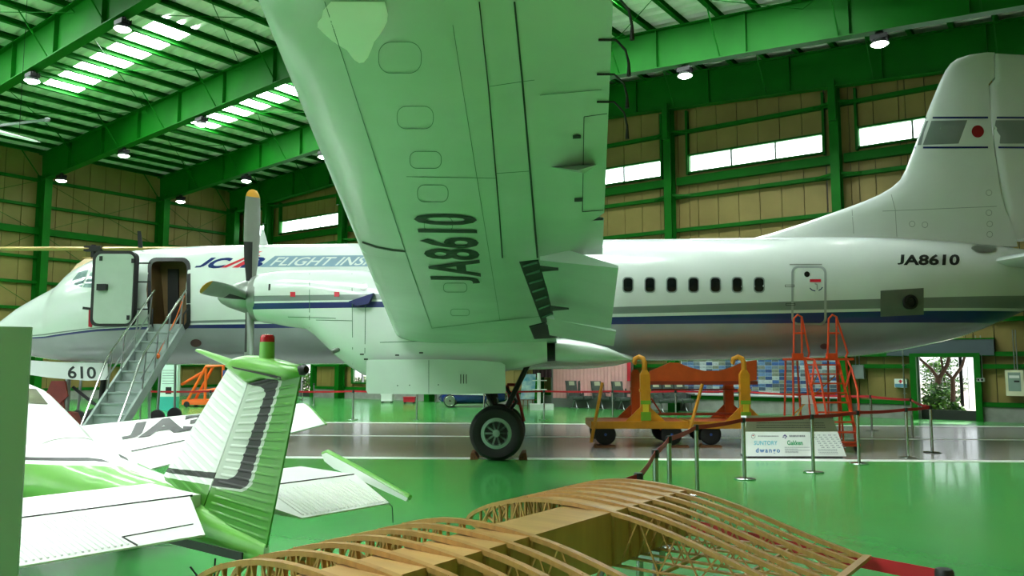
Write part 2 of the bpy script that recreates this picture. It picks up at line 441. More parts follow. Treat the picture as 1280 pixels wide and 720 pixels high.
ce = mb.build('ceiling', M_roof, kind='structure', M=HM, angle=10); ce['label'] = 'pale ribbed metal roof on green steel purlins and rafters'
pq = sorted([SKQ[0] + PS * k for k in range(-7, 12)] + [QW - SKQ[0] - PS * k for k in range(-7, 12)])
pq = [q for q in pq if q > .1 and q < QW - .1]
for q in pq:
    z = zr(q); mb = MB(); s = .07
    mb.box((q - s, -RL, z - .03), (q + s, .1, z - .012)); mb.box((q - s, -RL, z - .18), (q - s + .02, .1, z - .03)); mb.box((q - s, -RL, z - .2), (q + s, .1, z - .18))
    mb.build('purlin', M_steel, ce, smooth=False)
for i, r in enumerate(RAFT):
    mb = MB(); hd = 1.34
    for a, b in ((0, RIDGE), (RIDGE, QW)):
        p = Vector((a + (.1 if a == 0 else 0), -r, zb(a) + hd / 2)); q = Vector((b - (.1 if b == QW else 0), -r, zb(b) + hd / 2)); hbeam(mb, p, q, .34, hd, web=.02, fl_=.035)
    for k in range(1, 15):
        q = k * 3.0
        if q < QW: mb.box((q - .012, -r - .16, zb(q) + .05), (q + .012, -r + .16, zb(q) + hd - .05))
    mb.build('rafter', M_steel, ce, smooth=False)
    if r < 24:
        for k in range(0, len(pq), 3):
            q = pq[k]
            for s in (-1, 1):
                if r + s * 1.0 < .2: continue
                MB().bar((q, -r, zb(q) + .03), (q, -(r + s * 1.0), zr(q) - .2), .035, .035).build('fly_brace', M_steel, ce, smooth=False)
for r0_, r1_ in sk_rows:
    for side in ((0,) if 18 < r0_ < 22 else (0, 1)):
        for k in range(7):
            a = SKQ[0] + PS * k; b = a + PS
            if side: a, b = QW - b, QW - a
            mb = MB(); vs8 = []
            for z_ in (.0, .1):
                for q, rr in ((a - .0, r0_ - .05), (b + .0, r0_ - .05), (b + .0, r1_ + .05), (a - .0, r1_ + .05)): vs8.append((q, -rr, zr(q) + z_))
            mb.add(vs8, [(0, 3, 2, 1), (4, 5, 6, 7), (0, 1, 5, 4), (1, 2, 6, 5), (2, 3, 7, 6), (3, 0, 4, 7)]); mb.build('skylight', M_sky, ce, smooth=False)
for a, b in zip(RAFT[1:5], RAFT[2:6]):
    for q0, q1 in ((3, 9.5), (9.5, 16), (16, 22), (28.2, 34.7), (34.7, 41.2)):
        MB().tube([(q0, -a, zb(q0) + 1.1), (q1, -b, zb(q1) + 1.1)], .014, 5).build('roof_rod', M_steel, ce)
        MB().tube([(q1, -a, zb(q1) + 1.1), (q0, -b, zb(q0) + 1.1)], .014, 5).build('roof_rod', M_steel, ce)
# ------------------------------------------------------------------ high-bay lamps, each clamped under a rafter
def lamp():
    L = thing('high_bay_lamp', 'x', 'lamp')
    MB().bar((0, 0, -.01), (0, 0, -.12), .2, .08, (0, 1, 0)).build('bracket', M_dark, L, smooth=False)
    mb = MB(); mb.box((-.2, -.15, -.24), (.2, .15, -.12)); [mb.box((-.22, y - .008, -.24), (.22, y + .008, -.1)) for y in (-.14, -.07, 0, .07, .14)]; mb.build('housing', M_dark, L, smooth=False)
    MB().lathe((0, 0, -.36), (0, 0, 1), [(.25, 0), (.24, .02), (.16, .12)], 20).build('reflector', M_alu, L)
    MB().lathe((0, 0, -.38), (0, 0, 1), [(.02, -.05), (.14, -.04), (.22, .012), (.23, .025)], 20).build('lamp_lens', M_lampglow, L)
    return L
lamp0 = None
for u, v, r, lab in [(41, 86, 2, 'lit high-bay lamp under the nearest rafter, left of its pair at the upper left corner'), (154, 19, 2, 'lit high-bay lamp under the nearest rafter, close to the top edge'),
                     (77, 219, 1, 'lit high-bay lamp at the left end of the middle rafter, beside the green column'), (155, 185, 1, 'lit high-bay lamp halfway along the middle rafter on the left'),
                     (252, 147, 1, 'lit high-bay lamp on the middle rafter just below the second skylight row'), (226, 247, 0, 'lit high-bay lamp at the left end of the farthest rafter'),
                     (308, 219, 0, 'lit high-bay lamp right above the upright propeller blade'), (404, 188, 0, 'lit high-bay lamp half hidden beside the wing leading edge'),
                     (856, 86, 0, 'lit high-bay lamp right of the big wing, above the long windows'), (1099, 43, 0, 'lit high-bay lamp above the tall white tail fin')]:
    r = RAFT[1 + r]; p = H.y(u, v, -r); P = HM @ Vector((p.x, -r, zb(p.x)))
    M_ = T(P) @ Rz(HA)
    if lamp0 is None: lamp0 = lamp(); lamp0.matrix_world = M_; o = lamp0
    else: o = copy_tree(lamp0, None, M_)
    tag(o, lab, 'lamp', 'high-bay lamps under the roof rafters')
# front wall behind the viewer: wide doorway on the left, panels on the right and above
WF = HM @ T(0, -RL, 0)
wf_ = MB().box((29.5, -.2, 0), (QW, -.14, .3)).build('wall_front', M_gap, kind='structure', M=WF, smooth=False); wf_['label'] = 'panelled front wall with wide open hangar doorway behind the viewer'
for k in range(37):
    a = k * 1.2; MB().box((a + .012, -.14, (1.3 if a > 39 else 0.0) if a > 29 and not (39 < a < 43) else (9.0 if a < 29 else 7.5)), (min(a + 1.2, QW) - .012, 0, zb(min(a + .6, QW)) + 1.3)).build('panel', M_panel, wf_, smooth=False)
# ------------------------------------------------------------------ the airliner (x to the tail, y away from the viewer, z up from the cabin axis)
AM = T(0, 19.15, 3.24) @ Rz(math.radians(-3)) @ Ry(math.radians(-.35)); A = Frame(AM)
P_white = mat('airliner white paint', '#ccd4cf', .24, var=.05, scale=1.2, coat=.35)
P_grey = mat('airliner grey stripe', '#75807d', .3, var=.05, coat=.3)
P_navy = mat('airliner navy stripe', '#0b1f63', .3, var=.1, coat=.3)
P_belly = mat('airliner grey belly', '#a3abad', .24, metal=.35, var=.08, scale=1.5, coat=.2)
P_under = mat('wing underside paint', '#bccbc0', .26, var=.1, scale=.8, coat=.2)
P_metal = mat('bare metal skin', '#8f938e', .35, metal=.7, var=.15)
P_seam = mat('dark seam', '#23302a', .7)
P_text = mat('dark marking paint', '#0d1412', .5)
P_red = mat('red marking paint', '#c0142c', .45)
P_glass = mat('dark cabin glass', '#161a1a', .08, var=.3, scale=6)
P_yel = mat('yellow blade tip', '#c98f1f', .5)
P_blade = mat('grey propeller blade', '#8d938c', .34, metal=.4, var=.12)
P_brown = mat('brown cabin lining', '#6b5331', .7)
air = thing('airliner', 'large white twin-propeller airliner with grey and navy stripes filling the hangar', 'airplane', AM)
# fuselage
FS = [(-14, 419, 423), (-9, 412, 428), (0, 404.5, 433), (15, 394, 439), (33, 382, 443.5), (55, 370, 447.5), (80, 357, 451), (88, 352, 452), (98, 342, 452.8), (110, 333, 453.5), (125, 325.5, 454.3), (145, 319, 455), (170, 314.5, 455.6), (210, 310.7, 456), (260, 308, 456), (330, 306.3, 456), (420, 305, 455.5), (530, 303.5, 454), (640, 302, 452.6), (750, 300.3, 451.6), (860, 299, 451), (960, 297.8, 450), (1000, 297.3, 448.8), (1065, 297.5, 445.5), (1120, 299, 438), (1183, 302.5, 424), (1225, 306, 409.5), (1280, 312, 386), (1330, 318, 364), (1380, 326, 345), (1410, 332, 339)]
prof = []
for u, t, b in FS:
    a = A.y(u, t, 0); c = A.y(u, b, 0); prof.append((a.x, a.z, c.z))
def cat(tab, sub):
    out = []
    for i in range(len(tab) - 1):
        p0, p1, p2, p3 = [tab[max(0, min(len(tab) - 1, i + k))] for k in (-1, 0, 1, 2)]
        for k in range(sub):
            t = k / sub; out.append(tuple(.5 * (2 * b + (c - a) * t + (2 * a - 5 * b + 4 * c - d) * t * t + (3 * b - a - 3 * c + d) * t ** 3) for a, b, c, d in zip(p0, p1, p2, p3)))
    return out + [tab[-1]]
prof = cat(prof, 3)
st = []
for u, a, b, c, d in [(-20, 420, 421, 422, 423), (40, 416.5, 418.3, 419.6, 421.8), (115, 409, 410.5, 411.2, 414), (160, 406, 408, 409, 412), (235, 401, 404, 406, 410.2), (320, 399, 402.3, 405, 410.2), (560, 391, 397, 400.3, 407.5), (782, 383.4, 392, 396, 405), (1098, 373.7, 385.5, 389, 403), (1280, 367, 382.5, 386, 401), (1420, 362, 379, 383, 399)]:
    pts = [A.y(u, v, -1.38) for v in (a, b, c, d)]; st.append((pts[0].x,) + tuple(p.z for p in pts))
def fus_ring(x, zt, zb_):
    cz, hz = (zt + zb_) / 2, (zt - zb_) / 2; hw = hz * (1.0 if x < 9 else 1.0 - .03 * (x - 9))
    B = [max(-.97, min(.97, (z - cz) / hz)) for z in interp(st, x)]
    ang = [math.pi / 2] + [math.asin(b) for b in B] + [-math.pi / 2]
    segs = [7, 2, 1, 2, 6]; th = []; mi = []
    for k, s in enumerate(segs):
        for j in range(s): th.append(ang[k] + (ang[k + 1] - ang[k]) * j / s); mi.append(k)
    th.append(-math.pi / 2)
    near = [Vector((x, -math.cos(t) * hw, cz + math.sin(t) * hz)) for t in th]
    far = [Vector((x, math.cos(t) * hw, cz + math.sin(t) * hz)) for t in reversed(th[1:-1])]
    return near + far, mi + list(reversed(mi))
rings = []; 
for x, a, b in prof:
    r_, fmi = fus_ring(x, a, b); rings.append(r_)
fmi = [(0, 1, 0, 2, 3)[k] for k in fmi]
fus = MB().loft(rings, mi=fmi).build('fuselage', [P_white, P_grey, P_navy, P_belly, P_brown], air, angle=50)
# doorway cut into the hull
fbvh = bvh_of(fus)
cut = MB(); g0 = [A.hit(fbvh, u, v, 0) for u, v in rrect(187.5, 325, 236, 410, 9)]
cut.prism([Vector((p.x, -1.9, p.z)) for p in g0], (0, 1.25, 0)); co = cut.build('cut', P_brown, air, smooth=False)
bpy.context.view_layer.update()
bo = fus.modifiers.new('b', 'BOOLEAN'); bo.object = co; bo.operation = 'DIFFERENCE'; bo.solver = 'EXACT'; bo.material_mode = 'TRANSFER'
bpy.context.view_layer.update()
nm = bpy.data.meshes.new_from_object(fus.evaluated_get(bpy.context.evaluated_depsgraph_get()))
old = fus.data; fus.modifiers.clear(); fus.data = nm; nm.name = 'fuselage'; bpy.data.meshes.remove(old); bpy.data.objects.remove(co)
nm.set_sharp_from_angle(angle=math.radians(50))
decal_ring(A, fbvh, rrect(185, 322.5, 238.5, 412.5, 10.5), rrect(189.5, 327, 233.5, 408, 8), 'door_frame', M_black, fus, .015)
# a flat black panel painted in for the shade of the inner doorway
pp = [A.y(u, v, -.75) for u, v in ((209, 336), (222, 336), (222, 405), (209, 405))]
MB().prism([Vector((p.x, -.73, p.z)) for p in pp], (0, .05, 0)).build('inner_doorway_shade', M_black, fus, smooth=False)
# the entry door, swung forward on its arms
door_o = [A.y(u, v, -1.78) for u, v in rrect(116.5, 314, 170, 408, 9)]
dsh = lambda P, v0: [Vector((p.x + (.045 * (1 - k)), p.y, p.z)) for p, k in P]
mb = MB().prism([Vector((p.x + .05 * (p.z - .4), -1.84, p.z)) for p in door_o], (0, .16, 0)); ed = mb.build('entry_door', M_black, air, label='open entry door with black rubber edge')
di = [A.y(u, v, -1.84) for u, v in rrect(119, 317.5, 166.5, 404.5, 7.5)]
MB().prism([Vector((p.x + .05 * (p.z - .4), -1.862, p.z)) for p in di], (0, .02, 0)).build('door_skin', mat('pale door lining', '#9aa99b', .45, var=.08), ed, smooth=False)
h = A.y(128, 359, -1.9); MB().box((h.x - .11, -1.95, h.z - .07), (h.x + .11, -1.86, h.z + .07)).build('door_handle', M_dark, ed, smooth=False)
for v in (329, 352.5, 386.5):
    a = A.y(165, v, -1.8); b = A.y(187, v, -1.45); MB().bar(a, b, .05, .03).build('hinge_arm', M_dark, ed, smooth=False)
for k, (u, v) in enumerate(((126, 323), (166, 326), (160, 397))): a = A.y(u, v, -1.88); MB().box((a.x - .03, -1.89, a.z - .05), (a.x + .03, -1.86, a.z + .05)).build('latch', M_dark, ed, smooth=False)
# cockpit and cabin windows
P_wind = mat('windscreen glass', '#9fb3b4', .06, var=.35, scale=2.5, color2='#4f6467')
for q in ([(88, 353.5), (99, 340.5), (111, 337.5), (102.5, 359)], [(104, 359.3), (113.5, 341), (128, 338), (128, 360.5)]):
    decal_quad(A, fbvh, q, 'windscreen', P_wind, fus, 5, 5, .012)
for k in range(8):
    cx, cy = 785 + 27.3 * k, 356.2
    if k == 7: break
    fo = decal_ring(A, fbvh, rrect(cx - 7, cy - 10, cx + 7, cy + 10, 5), rrect(cx - 5.6, cy - 8.4, cx + 5.6, cy + 8.4, 4), 'cabin_window', P_grey, fus, .01)
    decal_fan(A, fbvh, rrect(cx - 5.8, cy - 8.6, cx + 5.8, cy + 8.6, 4), 'window_glass', P_glass, fus, .006)
# rear service door and its marks
decal_ring(A, fbvh, rrect(989, 333, 1033, 406, 8), rrect(991.7, 335.4, 1030, 403.5, 6.5), 'service_door_edge', mat('grey door edge', '#9aa1a0', .4), fus, .012)
decal_quad(A, fbvh, [(986.5, 330.8), (1027, 330.8), (1027, 332.4), (986.5, 332.4)], 'rain_gutter', P_metal, fus, 6, 1, .03)
decal_fan(A, fbvh, circ(16, 3.6, 3.6, 1008.5, 343), 'door_porthole', P_glass, fus, .012)
decal_quad(A, fbvh, [(1012, 349.2), (1026, 349.2), (1026, 352.8), (1012, 352.8)], 'door_placard', P_red, fus, 2, 1, .012)
decal_line(A, fbvh, [(1012, 360), (1015, 362.8), (1019, 363.8)], 1.2, 'handle_arc', P_navy, fus, .012, 3); decal_line(A, fbvh, [(1023, 363.3), (1026, 361.5), (1028, 359)], 1.2, 'handle_arc', P_navy, fus, .012, 3)
decal_line(A, fbvh, [(1018, 355), (1021, 356), (1021, 362)], 1.3, 'door_lever', P_metal, fus, .02, 3)
for x, y in ((981, 356), (982, 379)): decal_ring(A, fbvh, [(x, y), (x + 12, y), (x + 12, y + 3), (x, y + 3)], [(x + .6, y + .6), (x + 11.4, y + .6), (x + 11.4, y + 2.4), (x + .6, y + 2.4)], 'hinge_mark', P_seam, fus, .008)
# turbine exhaust plate on the tail
decal_quad(A, fbvh, [(1100, 363.5), (1154, 360), (1154, 393), (1100, 395.5)], 'exhaust_plate', mat('heat stained plate', '#6e766f', .5, metal=.5, var=.15), fus, 6, 5, .02)
c0 = A.hit(fbvh, 1136.5, 377.5, .02); MB().lathe(c0, (.1, -1, 0), [(.16, -.05), (.16, .05), (.11, .06), (.11, .0)], 20).build('exhaust_pipe', M_dark, fus)
decal_fan(A, fbvh, circ(16, 5.2, 5.2, 1136.5, 377.5), 'exhaust_mouth', M_black, fus, .06)
for cx, cy, rx, ry in ((1030, 432.5, 5, 3.6), (245, 428.6, 7, 5)): decal_fan(A, fbvh, circ(14, rx, ry, cx, cy), 'antenna_disc', mat('red brown disc', '#5a3a36', .5), fus, .01)
decal_fan(A, fbvh, circ(16, 16, 4.5, 1229, 311.5), 'tail_light_fairing', P_metal, fus, .03)
# lettering
def fmap(p00, p10, p01, p11=None, bvh=fbvh, off=.006):
    g = quadmap(*[(p[0], p[1], 0) for p in (p00, p10, p01)], p11=(p11[0], p11[1], 0) if p11 else None)
    return lambda s, t: (lambda q: A.hit(bvh, q.x, q.y, off))(g(s, t))
text_on('JA8610', fmap((1121.5, 331), (1199, 331), (1122.5, 318.5), (1200, 317.8)), 'registration', P_text, fus, 4, .035)
text_on('JC', fmap((243, 334.8), (280, 334.8), (256, 322.2), (293, 322.2)), 'operator_name', P_navy, fus, 3, .045, .15)
text_on('B', fmap((300, 334.6), (326, 334.6), (307, 321.5), (334, 321.5)), 'operator_name', P_navy, fus, 3, .02, .15)
for q in ([(275.5, 334.8), (283, 334.8), (329, 314), (322, 315)], [(290, 334.8), (298, 334.8), (326, 319.5), (317, 319.5)]): decal_quad(A, fbvh, q, 'logo_stroke', P_red, fus, 3, 10, .008)
decal_quad(A, fbvh, [(324.5, 334), (344, 320), (570, 318.5), (560, 332.5)], 'name_band', mat('pale blue band', '#7590a0', .35), fus, 20, 4, .005)
text_on('FLIGHT INSPECTION', fmap((337, 332), (549, 331), (345, 321.8), (557, 320.6)), 'service_name', P_white, fus, 3, .012, .2)
for q in ([(173, 309.8), (172, 289), (176, 289), (178.5, 309.6)],):
    MB().prism([Vector((p.x, -.015, p.z)) for p in [A.y(u, v, 0) for u, v in q]], (0, .03, 0)).build('antenna', M_dark, air, smooth=False)
MB().prism([Vector((p.x, -.02, p.z)) for p in [A.y(u, v, 0) for u, v in [(323, 306.5), (327, 287), (329.5, 287), (335, 306.3)]]], (0, .04, 0)).build('antenna', P_white, air, smooth=False)
a = A.y(113, 408, -1.36); b = A.y(113.4, 387, -1.62); MB().bar(a, b, .05, .07, (1, 0, 0)).build('vane', P_red, air, smooth=False)
c = A.y(104, 385, -1.62); d = A.y(116, 386.5, -1.62); MB().bar(c, d, .05, .06).build('vane', M_dark, air, smooth=False)
# ---- fin and rudder
def slab(name, sl, m, th0, th1, xoff=0.0, angle=40):
    rg = []
    n = len(sl)
    for i, (v, ul, ut) in enumerate(sl):
        L = A.y(ul, v, 0); Tt = A.y(ut, v, 0); c = Tt.x - L.x; th = th0 + (th1 - th0) * i / (n - 1)
        sec = [(0, 0), (.02, .25), (.08, .6), (.25, 1), (.5, .92), (.8, .5), (1, .12)]
        if name == 'rudder': sec = [(0, .6), (.02, .75), (.1, .72), (.3, .6), (.6, .36), (.85, .16), (1, .04)]
        elif name == 'fin': sec = [(0, 0), (.02, .2), (.08, .5), (.25, .85), (.5, 1), (.8, .9), (1, .78)]
        z = (L.z + Tt.z) / 2
        rg.append([Vector((L.x + c * f, -th * g, z)) for f, g in sec] + [Vector((L.x + c * f, th * g, z)) for f, g in reversed(sec[1:])])
    return MB().loft(rg).build(name, m, air, angle=angle)
finS = [(312, 905, 1266), (300, 925, 1264), (297, 935, 1263), (290, 962, 1261), (278, 1001, 1257), (266, 1036, 1252), (258, 1059, 1250), (250, 1081, 1248), (242, 1099.5, 1246.5), (233, 1115, 1245), (224, 1125, 1244), (212, 1131.5, 1242.5), (185, 1142, 1238.5), (150, 1155, 1235.5), (125, 1165, 1234), (108, 1172, 1232.5), (99, 1176, 1240), (88, 1181.5, 1240), (79, 1188, 1240), (73, 1196, 1240), (69, 1209, 1241), (67.5, 1222, 1241)]
fin = slab('fin', finS, P_white, .26, .1)
rudS = [(300, 1264, 1380), (275, 1247.5, 1374), (258, 1251, 1369), (212, 1243.6, 1360), (150, 1236.8, 1348), (108, 1233.6, 1338), (99.5, 1241.2, 1334), (85, 1241.2, 1329), (76, 1241.4, 1318), (70, 1242, 1290), (68, 1242.2, 1262)]
rud = slab('rudder', rudS, P_white, .22, .09)
vb, rb = bvh_of(fin), bvh_of(rud)
for v in (147.3, 184.6):
    vl = 1157 if v < 150 else 1143.5
    decal_line(A, vb, [(vl, v), (1235, v - .3)], 2.4, 'fin_line', P_navy, fin, .006, 8); decal_line(A, rb, [(1238.6 if v < 150 else 1240.5, v - .3), (1300, v)], 2.4, 'fin_line', P_navy, rud, .006, 8)
decal_quad(A, vb, [(1157.5, 151.2), (1209, 150.2), (1198, 179.6), (1146.5, 181.6)], 'fin_band', P_grey, fin, 6, 3, .006)
decal_quad(A, rb, [(1244.5, 150.4), (1300, 150.4), (1300, 179.6), (1240.3, 179.6)], 'fin_band', P_grey, rud, 6, 3, .006)
decal_fan(A, vb, circ(24, 7.7, 7.7, 1222, 164.4), 'red_disc', mat('dark red disc', '#8a0d1c', .4), fin, .008)
decal_quad(A, vb, [(1133.5, 217), (1130.5, 216), (1121, 230.5), (1126, 230.8)], 'deicing_patch', M_black, fin, 3, 4, .012)
for pts in ([(1170, 91), (1239, 94.5)], [(1114, 243), (1119, 262), (1121, 296)], [(1065, 262), (1067, 292)], [(1113, 233), (1243, 233)], [(1103, 264), (1246, 258)]): decal_line(A, vb, pts, .8, 'seam', mat('faint seam', '#8d9b92', .6), fin, .004, 8)
for cx, cy in ((1140, 280), (1156, 281), (1236, 241), (1236, 266), (1237, 280), (1237, 293)): decal_ring(A, vb, circ(14, 4, 4, cx, cy), circ(14, 3.2, 3.2, cx, cy), 'access_ring', mat('faint seam', '#8d9b92', .6), fin, .005)
# ---- tailplane, both halves
def tailplane(s):
    R = A.y(1249, 327, s * -.9 if s > 0 else .9); xr, z0 = R.x, A.y(1249, 327, -.9).z; rg = []
    for t, xl, c, th in ((.3, xr - .25, 2.6, .17), (.95, xr + .05, 2.45, .16), (3, xr + .75, 1.95, .12), (5.2, xr + 1.55, 1.25, .08), (5.4, xr + 1.75, .9, .05)):
        sec = [(0, 0), (.02, .3), (.1, .75), (.3, 1), (.6, .75), (1, .08)]; z = z0 + .03 * t
        rg.append([Vector((xl + c * f, -s * t, z + th * g)) for f, g in sec] + [Vector((xl + c * f, -s * t, z - th * g)) for f, g in reversed(sec[1:])])
    return MB().loft(rg).build('tailplane', P_white, air)
tailplane(1); tailplane(-1)
# ---- wings
WZ = A.y(560, 428, -4.8).z; DI = .11
def wplane(u, v, off=0.0): return A.plane(u, v, (0, -4.8, WZ + off), (0, DI, 1))
le = [wplane(u, v, .14) for u, v in ((330, 0), (373, 113), (425, 250), (489, 408))]; te = [wplane(u, v) for u, v in ((767, 0), (761, 120), (754, 300))]
def fit(pts):
    n = len(pts); sx = sum(-p.y for p in pts) / n; sy = sum(p.x for p in pts) / n
    b = sum((-p.y - sx) * (p.x - sy) for p in pts) / sum((-p.y - sx) ** 2 for p in pts); return lambda s: sy + b * (s - sx)
LEf, TEf = fit(le), fit(te)
print('WING LE', [(round(-p.y, 2), round(p.x, 2), round(LEf(-p.y), 2)) for p in le], 'TE', [(round(-p.y, 2), round(p.x, 2), round(TEf(-p.y), 2)) for p in te])
SF = -wplane(753, 319).y
inn = fit([wplane(u, v) for u, v in ((675, 326), (694, 420))])
SEC = [(1, .004), (.8, 0), (.6, -.004), (.4, -.006), (.22, -.002), (.1, .008), (.045, .02), (.015, .036), (0, .056), (.01, .078), (.04, .102), (.12, .135), (.3, .158), (.5, .14), (.75, .08), (1, .014)]
def wing(side, smax):
    rg = []
    S = [0, 2, 3.5, 4.8, 6, SF - .002, SF + .002, SF + 1.2, 9.5, 11, 12.5, 14, 15, smax - .25, smax]
    for s in S:
        xl = LEf(s); full = TEf(s) - xl; xt = TEf(s) if s > SF else inn(s)
        if s == smax: xl += .35; xt -= .1
        ch = xt - xl; pr = []
        for f, g in SEC:
            F = f * ch / full if s <= SF else f
            gz = g
            if s <= SF and f == 1 and g > .01: gz = .1
            tp = .5 if s == smax else 1.0
            pr.append(Vector((xl + f * ch, -side * s, WZ + DI * (s - 4.8) + gz * full * tp + (.04 if s == smax else 0))))
        rg.append(pr)
    return MB().loft(rg).build('wing', P_under, air, angle=45)
wg = wing(1, 15.9); wf = wing(-1, 14.2)
wv = bvh_of(wg)
P_seal = mat('grey green seam', '#3f6a50', .6)
for pts, wpx, m in (([(406, 1), (432.5, 82.5), (492.5, 270), (512, 330), (540, 410)], 1.0, P_seal), ([(599, 1), (610.6, 108.75), (624.5, 270), (628, 322)], 1.6, P_seam), ([(643, 1), (653, 101), (667.6, 270), (672, 322)], 2.4, P_seam), ([(566, 30), (580, 120), (604, 270), (625, 400)], .7, P_seal),
                    ([(508, 220), (620, 222)], .7, P_seal), ([(675, 118), (752, 111)], .7, P_seal), ([(730, 145), (728, 264)], 1.0, P_seam), ([(730, 145), (759, 141)], 1.0, P_seam), ([(728, 264), (754, 262)], 1.0, P_seam), ([(612, 107), (652, 101), (668, 99)], .7, P_seal), ([(620, 216), (663, 213)], .7, P_seal), ([(540, 410), (625, 400), (676, 395)], .7, P_seal)):
    decal_line(A, wv, pts, wpx, 'panel_seam', m, wg, .005, 10)
for cx, cy, rx, ry in ((500, 71, 27, 20), (519, 146, 23, 14.5), (532, 199, 20, 11), (541, 241, 19.5, 11), (548, 280, 18, 10), (569, 359, 15, 6), (575, 390, 12, 4.5)):
    o_, i_ = rrect(cx - rx, cy - ry, cx + rx, cy + ry, ry * .8, 6), rrect(cx - rx + .8, cy - ry + .8, cx + rx - .8, cy + ry - .8, ry * .8 - .8, 6)
    decal_ring(A, wv, o_, i_, 'access_panel', P_seal, wg, .005)
decal_fan(A, wv, [(414, 1), (430, 1), (450, 1), (470, 1), (481, 1), (483, 8), (485, 17), (484, 26), (479, 36), (473, 45), (468, 51), (464, 62), (460, 71), (455, 77), (449, 78), (443, 74), (438, 68), (434, 62), (424, 56), (414, 49), (405, 41), (397, 33), (397, 27), (402, 21), (404, 12)], 'paint_patch', mat('pale primer patch', '#f6f4f0', .3, var=.05), wg, .005, rings=4)
decal_line(A, wv, [(453, 302), (470, 308), (490, 312), (507, 313.5)], 2.6, 'deicing_line', P_seam, wg, .006, 5)
g = quadmap((600, 354, 0), (592, 267, 0), (540, 353, 0), (514, 266, 0))
text_on('JA8610', lambda s, t: (lambda q: A.hit(wv, q.x, q.y, .007))(g(s, t)), 'registration', P_text, wg, 2, .024)
# flap well shade as black sheets, flaps, brackets, aileron hinge, static wicks
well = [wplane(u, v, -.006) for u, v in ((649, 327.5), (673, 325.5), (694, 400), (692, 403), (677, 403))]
MB().prism(well, (0, 0, .03)).build('flap_well_shade', M_black, wg, smooth=False)  # flat black sheet painted as the shade inside the open well
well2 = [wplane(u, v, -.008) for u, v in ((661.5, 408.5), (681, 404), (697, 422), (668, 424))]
MB().prism(well2, (0, 0, .03)).build('flap_well_shade', M_black, wg, smooth=False)  # inboard well, its shade likewise a black sheet
for k in range(7):
    t = (k + .5) / 7; a = (649 + 28 * t + 3, 327.5 + 75 * t); b = (673 + 20 * t - 2, 325.5 + 75 * t - 3); MB().bar(wplane(*a, off=-.02), wplane(*b, off=-.02), .015, .02).build('well_rib', P_seal, wg, smooth=False)
def flap(q, pivot, tilt, th, name='flap'):
    P0 = wplane(*pivot, off=-.04); n_ = (math.tan(math.radians(tilt)), DI, 1); pts = [A.plane(u, v, P0, n_) for u, v in q]
    up = [p + Vector((0, 0, th if i in (0, 3) else .02)) for i, p in enumerate(pts)]
    return MB().add(pts + up, [(0, 3, 2, 1), (4, 5, 6, 7), (0, 1, 5, 4), (1, 2, 6, 5), (2, 3, 7, 6), (3, 0, 4, 7)]).build(name, P_under, air, smooth=False)
fo = flap([(675, 325.5), (773, 335), (763.5, 410.5), (694, 402)], (675, 326), 16, .2)
fi_ = flap([(683, 397.5), (770, 414.5), (767, 433), (687, 419)], (683, 398), 18, .16)
for (u, v) in ((675, 335), (688, 384)):
    a = wplane(u, v, -.1); b = wplane(u + 23, v + 3, -.22); c = wplane(u, v + 5, -.3); MB().prism([a, b, c], (0, -.05, .02)).build('flap_bracket', M_dark, wg, smooth=False)
for q in ([(689, 209), (730, 217), (746, 206), (728, 206)],):
    pts = [wplane(u, v, 0) for u, v in q]; mid = wplane(722, 213, -.16); MB().add(pts + [mid], [(0, 1, 4), (1, 2, 4), (2, 3, 4), (3, 0, 4), (0, 3, 2, 1)]).build('hinge_fairing', P_under, wg, smooth=False)
for u, v in ((721, 168), (723, 247)): decal_quad(A, wv, [(u - 5, v), (u + 5, v - .5), (u + 5, v + 4), (u - 5, v + 4.5)], 'hinge_slot', M_black, wg, 1, 1, .006)
for u, v, L in ((752, -2, 52), (748, 50, 45), (746, 93, 42), (746, 127.5, 46)):
    a = wplane(u, v); k = 1.0
    pts = [a, wplane(u + 24, v - .5, .0), wplane(u + 34, v + L * .3), wplane(u + 37, v + L * .7), wplane(u + 38, v + L)]
    s_ = -a.y; dn = [0, 0, -.02, -.08, -.16]
    base = a; dx = [0, .075, .11, .125, .13]; sc_ = (767 - 330) and 1
    px = [(u, v), (u + 22, v), (u + 34, v + L * .28), (u + 38, v + L * .65), (u + 38, v + L)]
    pts = [A.y(p[0], p[1], base.y) for p in px]
    MB().tube(pts, [.006, .006, .006, .007, .012], 6).build('static_wick', M_black, wg)
# ---- nacelle
def loft_px(name, tab, y0, wtab, m, mi=None, n=20, pw=2.4, angle=40):
    rg = []
    for (u, t, b), hw in zip(tab, wtab):
        a = A.y(u, t, y0); c = A.y(u, b, y0); cz, hz = (a.z + c.z) / 2, (a.z - c.z) / 2; x = (a.x + c.x) / 2; ring = []
        for k in range(n):
            th = math.pi / 2 + 2 * math.pi * k / n; cs, sn = math.cos(th), math.sin(th)
            ring.append(Vector((x, y0 + hw * math.copysign(abs(cs) ** (2 / pw), cs), cz + hz * math.copysign(abs(sn) ** (2 / pw), sn))))
        rg.append(ring)
    return rg
NY = -4.2
tab = [(326, 344, 402), (331, 342.5, 403.5), (345, 340.5, 405), (362, 339, 408.5), (385, 338.5, 411.5), (398, 338, 421), (410, 338, 433), (425, 338, 447), (440, 338, 459), (456, 338, 469), (480, 342, 473.5), (540, 356, 475), (600, 372, 472), (632, 384, 464), (660, 392, 458.5), (684, 398, 453)]
wt = [.43, .45, .48, .5, .52, .53, .54, .56, .58, .6, .62, .64, .64, .62, .58, .52]
